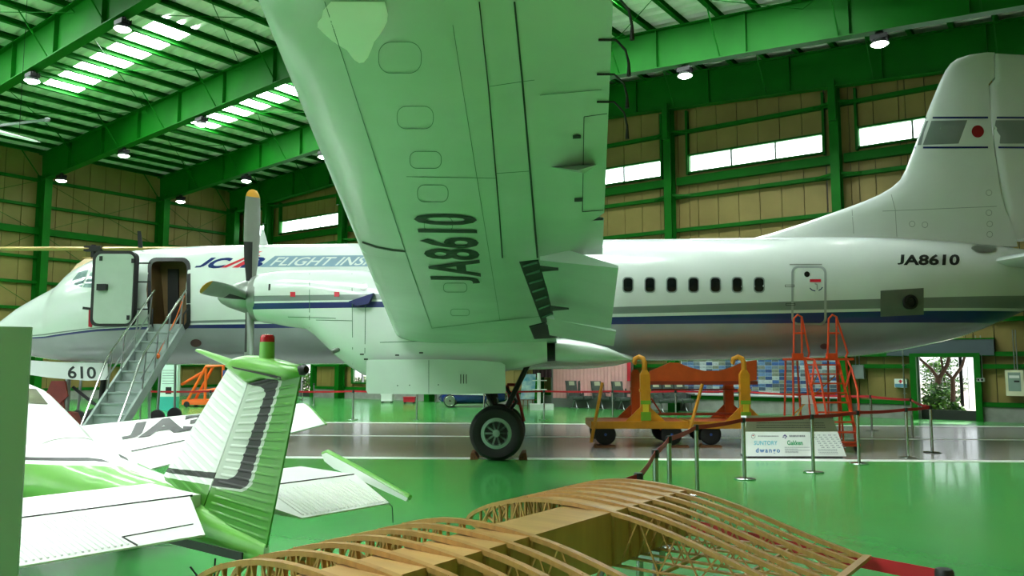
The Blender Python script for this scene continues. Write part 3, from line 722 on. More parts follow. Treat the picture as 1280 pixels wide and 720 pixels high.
# stripe boundaries on the cowling, in z
zz = [A.y(400, v, -4.72).z for v in (368.6, 375.6, 378, 385.4)]
rg = []
for (u, t, b), hw in zip(tab, wt):
    a = A.y(u, t, NY); c = A.y(u, b, NY); cz, hz = (a.z + c.z) / 2, (a.z - c.z) / 2; x = (a.x + c.x) / 2
    def yat(z): q = max(0.0, 1 - abs((z - cz) / hz) ** 2.5); return hw * q ** (1 / 2.5)
    B = [a.z] + [max(c.z + .02, min(a.z - .02, z)) for z in zz] + [c.z]; zs = []
    for k, sgs in enumerate((6, 1, 1, 1, 8)):
        for j in range(sgs):
            t_ = j / sgs
            if k == 0: t_ = 1 - math.cos(t_ * math.pi / 2)
            if k == 4: t_ = math.sin(t_ * math.pi / 2)
            zs.append(B[k] + (B[k + 1] - B[k]) * t_)
    zs.append(c.z)
    near = [Vector((x, NY - yat(z), z)) for z in zs]; rg.append(near + [Vector((x, NY + yat(z), z)) for z in reversed(zs[1:-1])])
nmi = [0] * 6 + [1, 0, 2] + [0] * 8; nmi = nmi + list(reversed(nmi))
nac = MB().loft(rg, mi=nmi).build('nacelle', [P_white, P_grey, P_navy], air, angle=50); nv = bvh_of(nac)
c0 = A.y(324, 373, NY); cc = [A.y(u, v, NY) for u, v in ((318, 373), (333, 373))]
MB().lathe(cc[0], (1, 0, 0), [(.33, .02), (.37, -.02), (.415, 0), (.44, .06), (.455, .16), (.40, .17), (.30, .2)], 28).build('intake_ring', P_metal, nac)
for u, v in ((366, 368), (421, 368)): decal_quad(A, nv, [(u - 3, v - 3), (u + 3.4, v - 3), (u + 3.4, v + 3), (u - 3, v + 3)], 'cowl_tag', P_red, nac, 1, 1, .012)
decal_fan(A, nv, circ(16, 5.2, 4.6, 455, 359), 'cowl_port', P_metal, nac, .015)
for pts in ([(387, 342), (387, 410)], [(440, 342), (441, 455)], [(395, 400), (440, 401)], [(360, 396), (420, 398)], [(457, 380), (456, 450)], [(475, 428), (545, 426)]): decal_line(A, nv, pts, .8, 'cowl_seam', P_seal, nac, .005, 6)
decal_quad(A, nv, [(336, 355), (338.5, 355), (338, 363), (335.5, 363)], 'cowl_slot', M_black, nac, 1, 1, .008)
a = A.hit(nv, 455, 372, .0); MB().prism([a + Vector((x, 0, z)) for x, z in ((-.25, -.08), (.2, .07), (.12, -.12), (-.1, -.16))], (0, -.14, 0)).build('cowl_scoop', P_navy, nac, smooth=False)
a = A.hit(nv, 421, 437, 0); MB().tube([a + Vector((.12, .06, .06)), a + Vector((-.06, -.1, -.05))], .045, 10).build('drain_pipe', P_metal, nac)
for u, v in ((452, 443), (496, 444), (526, 441), (457, 449)): decal_quad(A, nv, [(u - 2, v - 1), (u + 3, v - 1), (u + 3, v + .7), (u - 2, v + .7)], 'stencil', P_text, nac, 1, 1, .006)
a = A.y(489, 398, -4.75); MB().prism([a + Vector((x, 0, z)) for x, z in ((-.02, .1), (.02, .04), (.14, -.08), (.04, -.1))], (0, .06, 0)).build('leading_edge_flare', mat('brown scorched metal', '#6a4a22', .5, metal=.4), nac, smooth=False)
# tail cone of the nacelle behind the dark gap
ttab = [(694, 423.5, 452), (705, 423, 452.8), (735, 428, 453), (760, 434.5, 452.3), (776, 442, 451.3), (789, 449.3, 450.6)]
MB().loft(loft_px('c', ttab, NY, [.42, .43, .4, .3, .16, .03], P_under)).build('nacelle_tail_cone', P_under, air, angle=40)
gtab = [(680, 425, 452), (698, 426, 451)]; MB().loft(loft_px('c', gtab, NY, [.4, .36], M_black)).build('nacelle_gap_shade', M_black, air)  # black plug painted as the shade between nacelle and tail cone
# belly fairing under the wing root
bt = [(560, 430, 455), (610, 430, 458.5), (660, 430, 461), (720, 430, 461.5), (745, 434, 460), (770, 440, 457), (790, 445, 452)]
MB().loft(loft_px('c', bt, -1.0, [.6, 1.0, 1.2, 1.2, 1.0, .7, .2], P_belly)).build('wing_root_fairing', P_under, air)
# big gear door hanging beside the nacelle
gq = [A.y(u, v, -4.93) for u, v in [(458, 451), (462, 449.6), (540, 449.2), (600, 450.5), (625, 453), (631, 456), (632, 491.5), (560, 493), (500, 492.6), (460, 492), (457.5, 488)]]
gd = MB().prism(gq, (0, .07, 0)).build('gear_door', mat('glossy door paint', '#bccbc0', .3, var=.05, coat=.3), air, smooth=False)
gb = bvh_of(gd)
for u in (576, 579.5, 583): decal_line(A, gb, [(u, 468), (u, 479.5)], 1.0, 'louver', P_seam, gd, .005, 1)
decal_line(A, gb, [(536, 450), (536, 492)], .6, 'door_seam', P_seal, gd, .005, 1)
for u, v in ((497, 482), (512, 481.5), (548, 481)): decal_fan(A, gb, circ(8, .8, .8, u, v), 'rivet', P_seam, gd, .004)
# ---- main landing gear
AX = A.loc(ptz(621, 541, .5)); RW = .5
def wheel(o, parent, r, w_, hub, name='wheel'):
    prof = [(r * .55, -w_ / 2 + .02), (r * .62, -w_ / 2), (r * .86, -w_ / 2), (r * .97, -w_ / 2 + .06), (r, -w_ / 2 + .11), (r, w_ / 2 - .11), (r * .97, w_ / 2 - .06), (r * .86, w_ / 2), (r * .62, w_ / 2), (r * .55, w_ / 2 - .02)]
    t = MB().lathe(o, (0, 1, 0), prof + [prof[0]], 36, caps=False).build(name, M_black, parent)
    hb = MB().lathe(o, (0, 1, 0), [(r * .5, -w_ / 2 + .05), (r * .56, -w_ / 2 + .01), (r * .44, -w_ / 2 + .0), (r * .42, -w_ / 2 + .07), (r * .40, -w_ / 2 + .09)], 30, caps=False)
    MB().lathe(o, (0, 1, 0), [(r * .56, -w_ / 2 + .1), (r * .56, w_ / 2 - .03)], 24).build('brake_drum', M_dark, t)
    hb.lathe(o, (0, 1, 0), [(.01, -w_ / 2 - .02), (r * .13, -w_ / 2 - .01), (r * .15, -w_ / 2 + .08)], 16)
    for k in range(10):
        t_ = 2 * math.pi * k / 10; d = Vector((math.cos(t_), 0, math.sin(t_))); hb.bar(Vector(o) + d * r * .13 + Vector((0, -w_ / 2 + .05, 0)), Vector(o) + d * r * .43 + Vector((0, -w_ / 2 + .05, 0)), .035, .04, (0, 1, 0))
    hb.build('hub', hub, t); return t
P_hub = mat('pale wheel hub', '#8fa89b', .4, metal=.3)
wheel(AX, air, RW, .3, P_hub); wheel(AX + Vector((0, .62, 0)), air, RW, .3, P_hub)
M_brake = mat('dark brake', '#181a19', .6)
MB().lathe(AX + Vector((0, -.12, 0)), (0, 1, 0), [(.2, 0), (.2, .84)], 16).build('axle', M_dark, air)
mid = AX + Vector((0, .31, 0)); top = Vector((mid.x - .25, mid.y, WZ - .1))
mb = MB(); mb.tube([mid, mid + (top - mid) * .5], .075, 12); mb.tube([mid + (top - mid) * .4, top], .11, 12); mb.build('gear_strut', M_dark, air)
mb = MB(); mb.tube([mid + Vector((.1, -.1, .3)), Vector((mid.x + .75, mid.y, WZ - .05))], .05, 8); mb.tube([mid + Vector((-.05, -.15, .45)), Vector((mid.x - .7, mid.y - .1, WZ))], .04, 8); mb.tube([mid + Vector((.1, .1, .25)), mid + Vector((.35, .05, .55)), mid + Vector((.1, .1, .85))], .035, 8); mb.build('drag_brace', M_dark, air)
mb = MB()
for a, b in (((634, 481), (640, 517)), ((644, 482), (655, 527)), ((636, 500), (650, 505)), ((634, 481), (645, 481))): mb.tube([A.y(*a, AX.y + .5), A.y(*b, AX.y + .5)], .03, 8)
mb.build('lock_strut', mat('red lock strut', '#8f1420', .5), air)
# ---- nose gear
NX = A.loc(ptz(119, 527.5, .34)); NX.y = -.12; NX = Vector((A.y(119, 527, -.12).x, -.12, A.loc(Vector((-10, 20, .34))).z))
wheel(NX, air, .35, .2, P_hub, 'nose_wheel'); wheel(NX + Vector((0, .34, 0)), air, .35, .2, P_hub, 'nose_wheel')
nt_ = Vector((NX.x + .1, NX.y + .17, -1.3)); mb = MB(); mb.tube([NX + Vector((0, .17, 0)), nt_], .07, 10); mb.tube([NX + Vector((.05, .17, .3)), NX + Vector((-.7, .17, .85))], .04, 8); mb.tube([NX + Vector((0, 0, 0)), NX + Vector((0, .34, 0))], .05, 8); mb.build('nose_gear_strut', M_dark, air)
nd = [A.y(u, v, -.45) for u, v in ((30, 450), (70, 452.5), (134, 454), (135, 474.5), (110, 476), (60, 472), (34, 468))]
ngd = MB().prism(nd, (0, .04, 0)).build('nose_gear_door', P_white, air, smooth=False, label='nose gear door marked 610'); nb = bvh_of(ngd)
text_on('610', fmap((85, 472.5), (120.5, 473), (84.5, 457), (120, 458.5), nb), 'gear_door_number', P_text, ngd, 0, .02)
# ---- propeller
PO = A.y(313, 371, NY)
hubm = MB().lathe(PO, (-1, 0, 0), [(.3, -.18), (.31, -.08), (.31, .1), (.27, .22), (.2, .42), (.12, .56), (.05, .62), (.005, .635)], 24).build('propeller', P_blade, air, label='four-bladed propeller with grey spinner')
def blade(e, tdir):
    e, tdir = Vector(e), Vector(tdir); X = Vector((1, 0, 0)); rg = []; mats_ = []
    for r, c, th, a in ((.22, .16, .09, 15), (.42, .2, .075, 18), (.7, .27, .055, 20), (1.05, .31, .045, 22), (1.45, .325, .032, 25), (1.8, .31, .022, 27), (1.93, .29, .018, 28), (2.0, .25, .014, 28), (2.06, .16, .01, 28), (2.08, .05, .006, 28)):
        a += 18; cd = X * math.cos(math.radians(a)) + tdir * math.sin(math.radians(a)); nd_ = e.cross(cd)
        rg.append([PO + e * r + cd * (c / 2 * math.cos(2 * math.pi * k / 12)) + nd_ * (th * math.sin(2 * math.pi * k / 12)) for k in range(12)])
    mb = MB(); n = 12; vs_ = [p for q in rg for p in q]; fs_ = []; ms = []
    for i in range(len(rg) - 1):
        for k in range(n):
            fs_.append((i * n + k, i * n + (k + 1) % n, (i + 1) * n + (k + 1) % n, (i + 1) * n + k)); ms.append(1 if i >= 6 else (2 if i < 3 and 3 <= k <= 8 else 0))
    fs_ += [tuple(reversed(range(n))), tuple((len(rg) - 1) * n + k for k in range(n))]; ms += [0, 1]
    mb.add(vs_, fs_, ms); mb.build('blade', [P_blade, P_yel, M_black], hubm)
blade((0, 0, 1), (0, 1, 0)); blade((0, 0, -1), (0, -1, 0)); blade((0, -1, 0), (0, 0, 1)); blade((0, 1, 0), (0, 0, -1))
# ------------------------------------------------------------------ small green and white aeroplane, seen from behind its left side (x = span, y = ahead)
SM = T(-2.0133, 5.375, 0) @ Rz(math.radians(49.4)); S = Frame(SM)
G_green = mat('light green paint', '#6fae4a', .34, var=.08, coat=.25)
G_dgreen = mat('mid green paint', '#4c8f2c', .36, var=.1, coat=.2)
G_white = mat('light aircraft white', '#eef0ec', .35, var=.04, coat=.2)
G_blk = mat('charcoal stripe', '#1d191a', .45)
sp = thing('light_airplane', 'small green and white light aeroplane with ribbed tail fin at the left front', 'airplane', SM)
def sx(u, v, x=0.0): p = S.x(u, v, x); return (p.y, p.z)
def inpoly(p, poly):
    c = False; n = len(poly)
    for i in range(n):
        a, b = poly[i], poly[i - 1]
        if (a[1] > p[1]) != (b[1] > p[1]) and p[0] < (b[0] - a[0]) * (p[1] - a[1]) / (b[1] - a[1]) + a[0]: c = not c
    return c
def ribbed(name, corners, nbead, th, polys, mats_, s0=.12, s1=.93, bh=.009):
    """slab in the fin plane: corners bl, br, tr, tl as (y,z); pressed beads run across it; polys paint it"""
    bl, br, tr, tl = [Vector((0, *c)) for c in corners]; nu, per = 9, 7; nv = nbead * per; us = [0, .06, s0, s0 + .03, .35, .6, s1 - .03, s1, .97, 1]
    near, far = [], []
    for j in range(nv + 1):
        t = j / nv; ph = (j % per) / per; bmp = max(0.0, math.cos((ph - .5) * math.pi * 2.6)) if .3 < ph < .7 else 0.0
        for s in us:
            p = (bl * (1 - s) + br * s) * (1 - t) + (tl * (1 - s) + tr * s) * t
            h = th[0] + (th[1] - th[0]) * s if isinstance(th, tuple) else th
            h *= min(1, .25 + 5 * s) if name == 'fin' else 1
            k = bh * bmp if us[2] < s < us[7] + .001 and us[2] + .001 < s else 0
            near.append(Vector((-h / 2 - k, p.y, p.z))); far.append(Vector((h / 2 + k, p.y, p.z)))
    nn = len(us); mb = MB(); N = len(near)
    fs = [(j * nn + i, j * nn + i + 1, (j + 1) * nn + i + 1, (j + 1) * nn + i) for j in range(nv) for i in range(nn - 1)]
    fs += [tuple(N + k for k in reversed(f)) for f in fs[:]]
    for j in range(nv):
        for i in (0, nn - 1): fs.append((j * nn + i, (j + 1) * nn + i, N + (j + 1) * nn + i, N + j * nn + i))
    for i in range(nn - 1):
        for j in (0, nv): fs.append((j * nn + i, j * nn + i + 1, N + j * nn + i + 1, N + j * nn + i))
    mb.add(near + far, fs); o = mb.build(name, mats_, sp, angle=28)
    bm = bmesh.new(); bm.from_mesh(o.data)
    for poly, _ in polys:
        for a, b in zip(poly, poly[1:] + poly[:1]):
            nrm = Vector((0, -(b[1] - a[1]), b[0] - a[0]))
            lo_y, hi_y = min(a[0], b[0]) - .02, max(a[0], b[0]) + .02; lo_z, hi_z = min(a[1], b[1]) - .02, max(a[1], b[1]) + .02
            fcs = [f for f in bm.faces if any(lo_y < v.co.y < hi_y or True for v in f.verts) and max(v.co.y for v in f.verts) > lo_y and min(v.co.y for v in f.verts) < hi_y and max(v.co.z for v in f.verts) > lo_z and min(v.co.z for v in f.verts) < hi_z]
            geom = list({e for f in fcs for e in f.edges}) + list({v for f in fcs for v in f.verts}) + fcs
            if geom and nrm.length > 1e-6: bmesh.ops.bisect_plane(bm, geom=geom, plane_co=(0, a[0], a[1]), plane_no=nrm.normalized(), dist=1e-5)
    for f in bm.faces:
        c = f.calc_center_median(); f.material_index = 0
        for poly, k in polys:
            if inpoly((c.y, c.z), poly): f.material_index = k
    bm.to_mesh(o.data); bm.free(); o.data.polygons.foreach_set('use_smooth', [True] * len(o.data.polygons)); o.data.set_sharp_from_angle(angle=math.radians(28))
    return o
PX = lambda L: [sx(*p) for p in L]
fin2 = ribbed('fin', PX([(206, 594), (255.5, 646), (315.5, 479.5), (288.5, 457)]), 15, .07, [(PX([(190, 592), (268.5, 605.5), (262, 660), (190, 660)]), 1), (PX([(200, 583), (276, 590), (274, 598), (200, 588.5)]), 2)], [G_white, G_dgreen, G_blk], .1, .88)
rud2 = ribbed('rudder', PX([(254, 655), (332, 691), (377.5, 464), (317, 479)]), 20, (.075, .012),
              [(PX([(300, 470), (356.5, 473), (319, 604.5), (313, 611.5), (306, 614.5), (260, 606), (250, 600)]), 1), (PX([(300, 466), (352.5, 474.5), (315.5, 602), (311, 608.5), (304.5, 611), (262, 605), (262, 595), (290, 598.5), (298, 595.5), (303, 588), (336.5, 492), (335.5, 487), (331, 483.5), (300, 476)]), 2)], [G_dgreen, mat('pale silver green', '#c3ccc0', .35), G_blk], .08, .9)
def capsule(name, outl, m, th, parent=sp):
    P = [Vector((0, *sx(*p))) for p in outl]; c = sum(P, Vector()) / len(P); rg = []
    for x, k in ((-th, .72), (-th * .82, .9), (-th * .4, .985), (0, 1.0), (th * .4, .985), (th * .82, .9), (th, .72)): rg.append([Vector((x, c.y + (p.y - c.y) * k, c.z + (p.z - c.z) * k)) for p in P])
    return MB().loft(rg).build(name, m, parent, angle=50)
cap = capsule('rudder_horn', [(288.5, 458), (290, 453.5), (295, 449), (303, 446), (315, 444), (330, 446), (348, 450), (366, 455.5), (377, 459.5), (379, 465), (376, 471), (357, 476), (335, 473), (316, 479), (301, 468)], G_green, .075)
cb = bvh_of(cap)
decal_quad(S, cb, [(290, 458), (352, 470.5), (352, 474), (293, 460.5)], 'horn_stripe', G_blk, cap, 8, 1, .006)
a = S.x(333.5, 452, 0); MB().tube([a, a + Vector((0, 0, .12))], [.048, .045], 16).build('beacon_post', G_green, sp)
MB().lathe(a + Vector((0, 0, .12)), (0, 0, 1), [(.045, 0), (.044, .03), (.036, .045), (.01, .05)], 16).build('beacon', mat('red beacon glass', '#b0101e', .15, coat=.5), sp)
MB().tube([S.x(290, 454.5, 0), S.x(249, 438.5, 0), S.x(245.5, 438, 0)], [.028, .014, .008], 10).build('pitot_boom', G_green, sp)
a = S.x(378, 462.5, 0); MB().lathe(a, (0, -1, .1), [(.03, -.02), (.032, .02), (.02, .04)], 12).build('tail_lamp', M_dark, sp)
# tailplane and elevators
for s in (-1, 1):
    EX = .4 if s < 0 else 0.0
    def slab4(name, q, th, m):
        t = [Vector((s * x, y, z)) for x, y, z in q]; return MB().add(t + [p - Vector((0, 0, h)) for p, h in zip(t, th)], [(0, 1, 2, 3), (7, 6, 5, 4), (0, 4, 5, 1), (1, 5, 6, 2), (2, 6, 7, 3), (3, 7, 4, 0)]).build(name, m, sp, smooth=False)
    st_ = slab4('stabilizer', [(.04, .0, .9), (1.22 + EX, 0, .9), (.98 + EX, .36, .955), (.2, .36, .955)], [.08, .06, .02, .03], G_white)
    ev = slab4('elevator', [(.33, -.6, .77), (1.06 + EX, -.6, .77), (1.22 + EX, -.012, .899), (.12, -.012, .899)], [.01, .01, .06, .08], G_white)
    for k in range(22 if s > 0 else 34):
        x = .36 + k * .033
        if s < 0 and x < .74: continue
        MB().bar((s * x, -.57, .782), (s * (x + .04), -.1, .884), .01, .008).build('bead', G_white, ev, smooth=False)
    MB().bar((s * .1, -.006, .9), (s * (1.21 + EX), -.006, .9), .006, .012).build('hinge_gap', G_blk, st_, smooth=False)
    if s < 0:
        MB().bar((-.32, -.44, .806), (-.74, -.46, .802), .004, .008).build('tab_gap', G_blk, ev, smooth=False); MB().bar((-.74, -.46, .802), (-.72, -.6, .774), .006, .008).build('tab_gap', G_blk, ev, smooth=False)
    tip = [(s * (1.215 + EX), y, z) for y, z in ((.42, 1.02), (.36, 1.04), (.2, 1.0), (0, .95), (-.3, .87), (-.62, .785), (-.6, .76), (0, .88), (.25, .92), (.38, .97))]
    tp = MB().prism(tip, (s * .035, 0, 0)).build('tip_cap', G_white, sp, smooth=False, label='upturned tip with green edge')
    up_ = [Vector(p) for p in tip[:6]]; MB().tube([p + Vector((s * .02, 0, .004)) for p in up_], .02, 8).build('tip_edge', G_green, tp)
    MB().tube([(s * (1.05 + EX), -.6, .77), (s * (1.05 + EX), -.64, .75), (s * (1.05 + EX), -.65, .64)], .004, 5).build('static_wick', M_black, ev)
# fuselage with white top, charcoal line, green flanks
ST = [(-.72, .68, .56, .02), (-.3, .76, .55, .07), (0, .84, .555, .12), (.5, .94, .55, .2), (1.0, .98, .52, .24), (1.6, 1.04, .5, .3), (2.1, 1.1, .48, .35), (2.5, 1.14, .47, .39), (3.2, 1.16, .45, .42), (4.0, 1.15, .45, .44), (4.9, 1.15, .5, .44), (5.5, 1.02, .58, .3), (5.7, .9, .68, .12)]
ST = cat(ST, 4)
bd = sorted(sx(u, v, -.36) for u, v in ((0, 571.5), (28, 574), (70, 577.5), (110, 581.5), (117, 581.5), (124, 578.5), (138, 573), (150, 571)))
bd = [(bd[0][0] - .22, 1.4), (bd[0][0] - .1, bd[0][1] + .03)] + bd
rg = []
for y, zt, zb_, hw in ST:
    b0 = interp([(p[0], p[1]) for p in bd], y)[0]; cz, hz = (zt + zb_) / 2, (zt - zb_) / 2
    B = [max(-.9, min(.985, (z - cz) / hz)) for z in (b0 + .012, b0 - .012, b0 - .04)]
    ang = [math.pi / 2] + [math.asin(b) for b in B] + [-math.pi / 2]; th = []
    for k, n_ in enumerate((6, 1, 1, 7)):
        for j in range(n_): th.append(ang[k] + (ang[k + 1] - ang[k]) * j / n_)
    th.append(-math.pi / 2)
    f = lambda t: math.copysign(abs(math.cos(t)) ** .8, math.cos(t))
    rg.append([Vector((-f(t) * hw, y, cz + math.sin(t) * hz)) for t in th] + [Vector((f(t) * hw, y, cz + math.sin(t) * hz)) for t in reversed(th[1:-1])])
smi = [0] * 6 + [2, 0] + [1] * 7; smi += list(reversed(smi))
sf = MB().loft(rg, mi=smi).build('fuselage', [G_white, G_green, G_blk], sp, angle=50)
cn = [(2.3, 1.13, .22), (2.55, 1.21, .28), (3.0, 1.4, .32), (3.4, 1.55, .34), (3.9, 1.62, .35), (4.4, 1.5, .36), (4.75, 1.18, .34)]
rg = [[Vector((math.cos(t) * w_, y, 1.05 + (z - 1.05) * math.sin(t) ** .7)) for t in [math.pi * k / 12 for k in range(13)]] for y, z, w_ in cn]
cano = MB().loft(rg, closed=True).build('canopy', G_white, sp, angle=50); kb = bvh_of(cano)
decal_quad(S, kb, [(30, 485), (45, 487), (60, 506), (30, 504)], 'canopy_glass', mat('amber grey glass', '#7d7f6a', .1, var=.4, scale=4), cano, 4, 4, .006)
for pts, w_ in (([(28, 515), (60, 514), (80, 519)], 2.5),): decal_line(S, bvh_of(sf), pts, w_, 'charcoal_line', G_blk, sf, .006, 5)
# tail stripe on the lower rear body
MB().bar((-.085, -.6, .6), (-.2, .45, .62), .012, .05).build('tail_stripe', G_blk, sf, smooth=False)
# wings: the right one reaches out behind, lettered on top
W4 = [S.z(200, 583, .78), S.z(406, 530, .95), S.z(378, 503, 1.2), S.z(107, 530, 1.1)]
for s in (1, -1):
    t = [Vector((s * p.x, p.y, p.z)) for p in W4]; g = quadmap(t[0], t[1], t[3], t[2]); rgs = []
    for k in range(-2, 9):
        a, b = k / 8, 0; sec = [(0, 0, 0), (.3, .012, 0), (.6, .025, 0), (.85, .02, 0), (.97, .0, 0), (1.0, -.03, 0), (.97, -.07, 0), (.7, -.12, 0), (.3, -.07, 0), (0, -.015, 0)]
        rgs.append([g(a, f) + Vector((0, 0, h)) for f, h, _ in sec])
    wo = MB().loft(rgs).build('wing', G_white, sp, angle=50)
    tipm = [g(1, f) + Vector((0, 0, h)) for f, h, _ in sec]; MB().loft([tipm, [p + (t[1] - t[0]).normalized() * .07 + Vector((0, 0, -.01)) for p in tipm]]).build('wing_tip', G_green, wo)
    if s > 0:
        wbv = bvh_of(wo); gq = quadmap((150, 550, 0), (262, 534, 0), (160, 531, 0), (262, 514, 0))
        text_on('JA3', lambda s_, t_: (lambda q: S.hit(wbv, q.x, q.y, .006))(gq(s_, t_)), 'registration', G_blk, wo, 2, .05)
        decal_line(S, wbv, [(164, 564.5), (232, 550.5)], 1.2, 'flap_gap', G_blk, wo, .005, 6)
        decal_line(S, wbv, [(383, 523), (402, 516)], .8, 'flap_gap', G_blk, wo, .005, 3)
for x, y, r in ((1.0, 3.3, .17), (-1.0, 3.3, .17), (0, 5.0, .15)):
    wheel_ = MB().lathe((x - .06, y, r), (1, 0, 0), [(r * .6, 0), (r * .95, .01), (r, .04), (r, .08), (r * .95, .11), (r * .6, .12)], 20).build('wheel', M_black, sp)
    MB().tube([(x, y, r), (x * .75, y, .62)], .03, 8).build('gear_leg', G_white, sp)
MB().tube([(-.12, -.35, .56), (-.13, -.36, .4), (-.1, -.34, .3), (-.2, -.2, .5)], .006, 5).build('tie_down_cable', M_black, sp)
# ------------------------------------------------------------------ bare wooden wing frame in the foreground (x = chord towards the trailing edge, y = span)
KW = .62; ZT = 1.13; O_ = ptz(765, 640, ZT)
WM = T(O_.x, O_.y, 0) @ Rz(math.radians(-36.6))
W_ply = mat('birch plywood', '#c79a5c', .5, var=.18, scale=2.5, stretch=(1, 6, 1), coat=.1)
W_rib = mat('spruce strip', '#b98a4c', .5, var=.2, scale=8, stretch=(6, 1, 1))
ww = thing('wing_frame', 'bare wooden wing skeleton with box spar and curved ribs in the foreground', 'wing frame', WM)
def wz(z): return ZT + (z - .75) * KW
T0, T1 = -2.36 * KW, 1.235 * KW; CB = -.39 * KW; zlo = wz(.40)
spar = MB().box((CB, T0, ZT - .006), (0, T1, ZT)).build('spar_top', W_ply, ww, smooth=False)
MB().box((-.006, T0, zlo), (0, T1, ZT - .006)).build('spar_rear_web', W_ply, ww, smooth=False)
MB().box((CB, T0, zlo), (CB + .006, T1, ZT - .006)).build('spar_front_web', W_ply, ww, smooth=False)
MB().box((CB, T0, zlo - .006), (0, T1, zlo)).build('spar_bottom', W_ply, ww, smooth=False)
up = [(-1.275, .565), (-1.25, .6), (-1.21, .63), (-1.15, .66), (-1.06, .697), (-.96, .727), (-.84, .755), (-.7, .778), (-.56, .789), (-.42, .79), (-.3, .786), (-.15, .775), (0, .757), (.13, .738), (.27, .71), (.44, .668), (.6, .622), (.76, .572), (1.0, .5), (1.33, .415)]
lo = [(-1.275, .565), (-1.25, .535), (-1.2, .51), (-1.1, .475), (-.95, .445), (-.7, .42), (-.39, .40), (0, .395), (.5, .395), (1.0, .4), (1.33, .402)]
def at(tab, c): return interp(tab, c)[0]
def ribbon(mb, tab, c0, c1, w_, th, side):
    pts = [p for p in tab if c0 - 1e-6 <= p[0] <= c1 + 1e-6]; rg = []
    for i, (c, z) in enumerate(pts):
        a, b = pts[max(i - 1, 0)], pts[min(i + 1, len(pts) - 1)]; d = Vector((b[0] - a[0], 0, b[1] - a[1])).normalized(); nn = Vector((-d.z, 0, d.x)) * (th * side); p = Vector((c * KW, 0, wz(z)))
        rg.append([p + Vector((0, -w_ / 2, 0)), p + Vector((0, w_ / 2, 0)), p + nn + Vector((0, w_ / 2, 0)), p + nn + Vector((0, -w_ / 2, 0))])
    mb.loft(rg)
def rib_mesh():
    mb = MB(); ribbon(mb, up, -1.3, 1.4, .026, .017, -1); ribbon(mb, lo, -1.3, 1.4, .02, .008, 1)
    cs = [-1.15, -1.02, -.9, -.77, -.65, -.52, -.42]; 
    for k in range(len(cs) - 1):
        a, b = cs[k], cs[k + 1]; top = k % 2 == 0
        for y in (-.008,): mb.bar((a * KW, y, wz(at(lo if top else up, a))), (b * KW, y, wz(at(up if top else lo, b))), .007, .007)
        mb.bar((a * KW, .006, wz(at(lo, a))), (a * KW, .006, wz(at(up, a))), .008, .012)
    cs = [.05, .2, .34, .48, .62, .76, .9, 1.03, 1.16]
    for k in range(len(cs) - 1):
        a, b = cs[k], cs[k + 1]; top = k % 2 == 0
        mb.bar((a * KW, 0, wz(at(lo if top else up, a))), (b * KW, 0, wz(at(up if top else lo, b))), .006, .006)
    return mb
rm = None
for t in (1.21, 1.01, .82, .61, .40, .24, 0, -.95, -1.17, -1.39, -1.6, -1.83, -2.06, -2.3):
    if rm is None: o = rib_mesh().build('rib', W_rib, ww, smooth=False); rm = o.data
    else: o = link('rib', rm, ww)
    o.location = (0, t * KW, 0)
    MB().box((.0005, t * KW - .008, zlo), (.014, t * KW + .008, ZT - .004)).build('spar_post', W_rib, ww, smooth=False)
# nose sheeting between the outer ribs
for a, b in zip((0, .24, .40, .61, .82, 1.01), (.24, .40, .61, .82, 1.01, 1.21)):
    c_ = [-.88, -.75, -.62, -.5, -.41, -.3, -.15, -.02]; rg = []
    vs_ = []; 
    for c in c_:
        for y in (a * KW + .013, b * KW - .013):
            for dz in (-.012, -.016): vs_.append((c * KW, y, wz(at(up, c)) + dz))
    fs_ = []
    for i in range(len(c_) - 1):
        k = 4 * i; fs_ += [(k, k + 2, k + 6, k + 4), (k + 1, k + 5, k + 7, k + 3), (k, k + 4, k + 5, k + 1), (k + 2, k + 3, k + 7, k + 6)]
    MB().add(vs_, fs_).build('nose_sheet', W_ply, ww)
# curved nose formers seen through the gap
for t in (.02, .24, .40, .61, .82):
    mb = MB()
    for k in range(4):
        c = -1.2 + .14 * k; pts = [Vector(((c + .02 * math.sin(math.pi * j / 6) * 2 - .0) * KW, t * KW + .05, wz(at(lo, c) + (at(up, c) - at(lo, c)) * j / 6))) for j in range(7)]
        mb.tube(pts, .006, 5)
    mb.build('nose_former', W_rib, ww)
MB().box((1.31 * KW, -.05 * KW, wz(.398)), (1.36 * KW, T1, wz(.422))).build('trailing_edge', W_rib, ww, smooth=False)
MB().box((1.31 * KW, T0, wz(.398)), (1.36 * KW, -.9 * KW, wz(.422))).build('trailing_edge', W_rib, ww, smooth=False)
for c in (.35, .8): MB().box((c * KW - .006, -.02, wz(.4) - .012), (c * KW + .006, T1, wz(.4))).build('stringer', W_rib, ww, smooth=False)
# two trestles carry the spar
for k, t in enumerate((-1.3, .62)):
    tr = thing('trestle', ['grey steel trestle under the near end of the wooden wing', 'grey steel trestle under the far end of the wooden wing'][k], 'trestle', WM @ T(CB / 2, t * KW, 0), 'trestles under the wooden wing')
    MB().box((-.16, -.03, zlo - .05), (.16, .03, zlo - .007)).build('top_rail', M_alu, tr, smooth=False)
    for x in (-.13, .13):
        for y in (-1, 1): MB().tube([(x, y * .01, zlo - .05), (x * 1.6, y * .22, 0)], .014, 8).build('leg', M_alu, tr)
    MB().bar((-.17, 0, .4), (.17, 0, .4), .02, .02).build('stretcher', M_alu, tr, smooth=False)
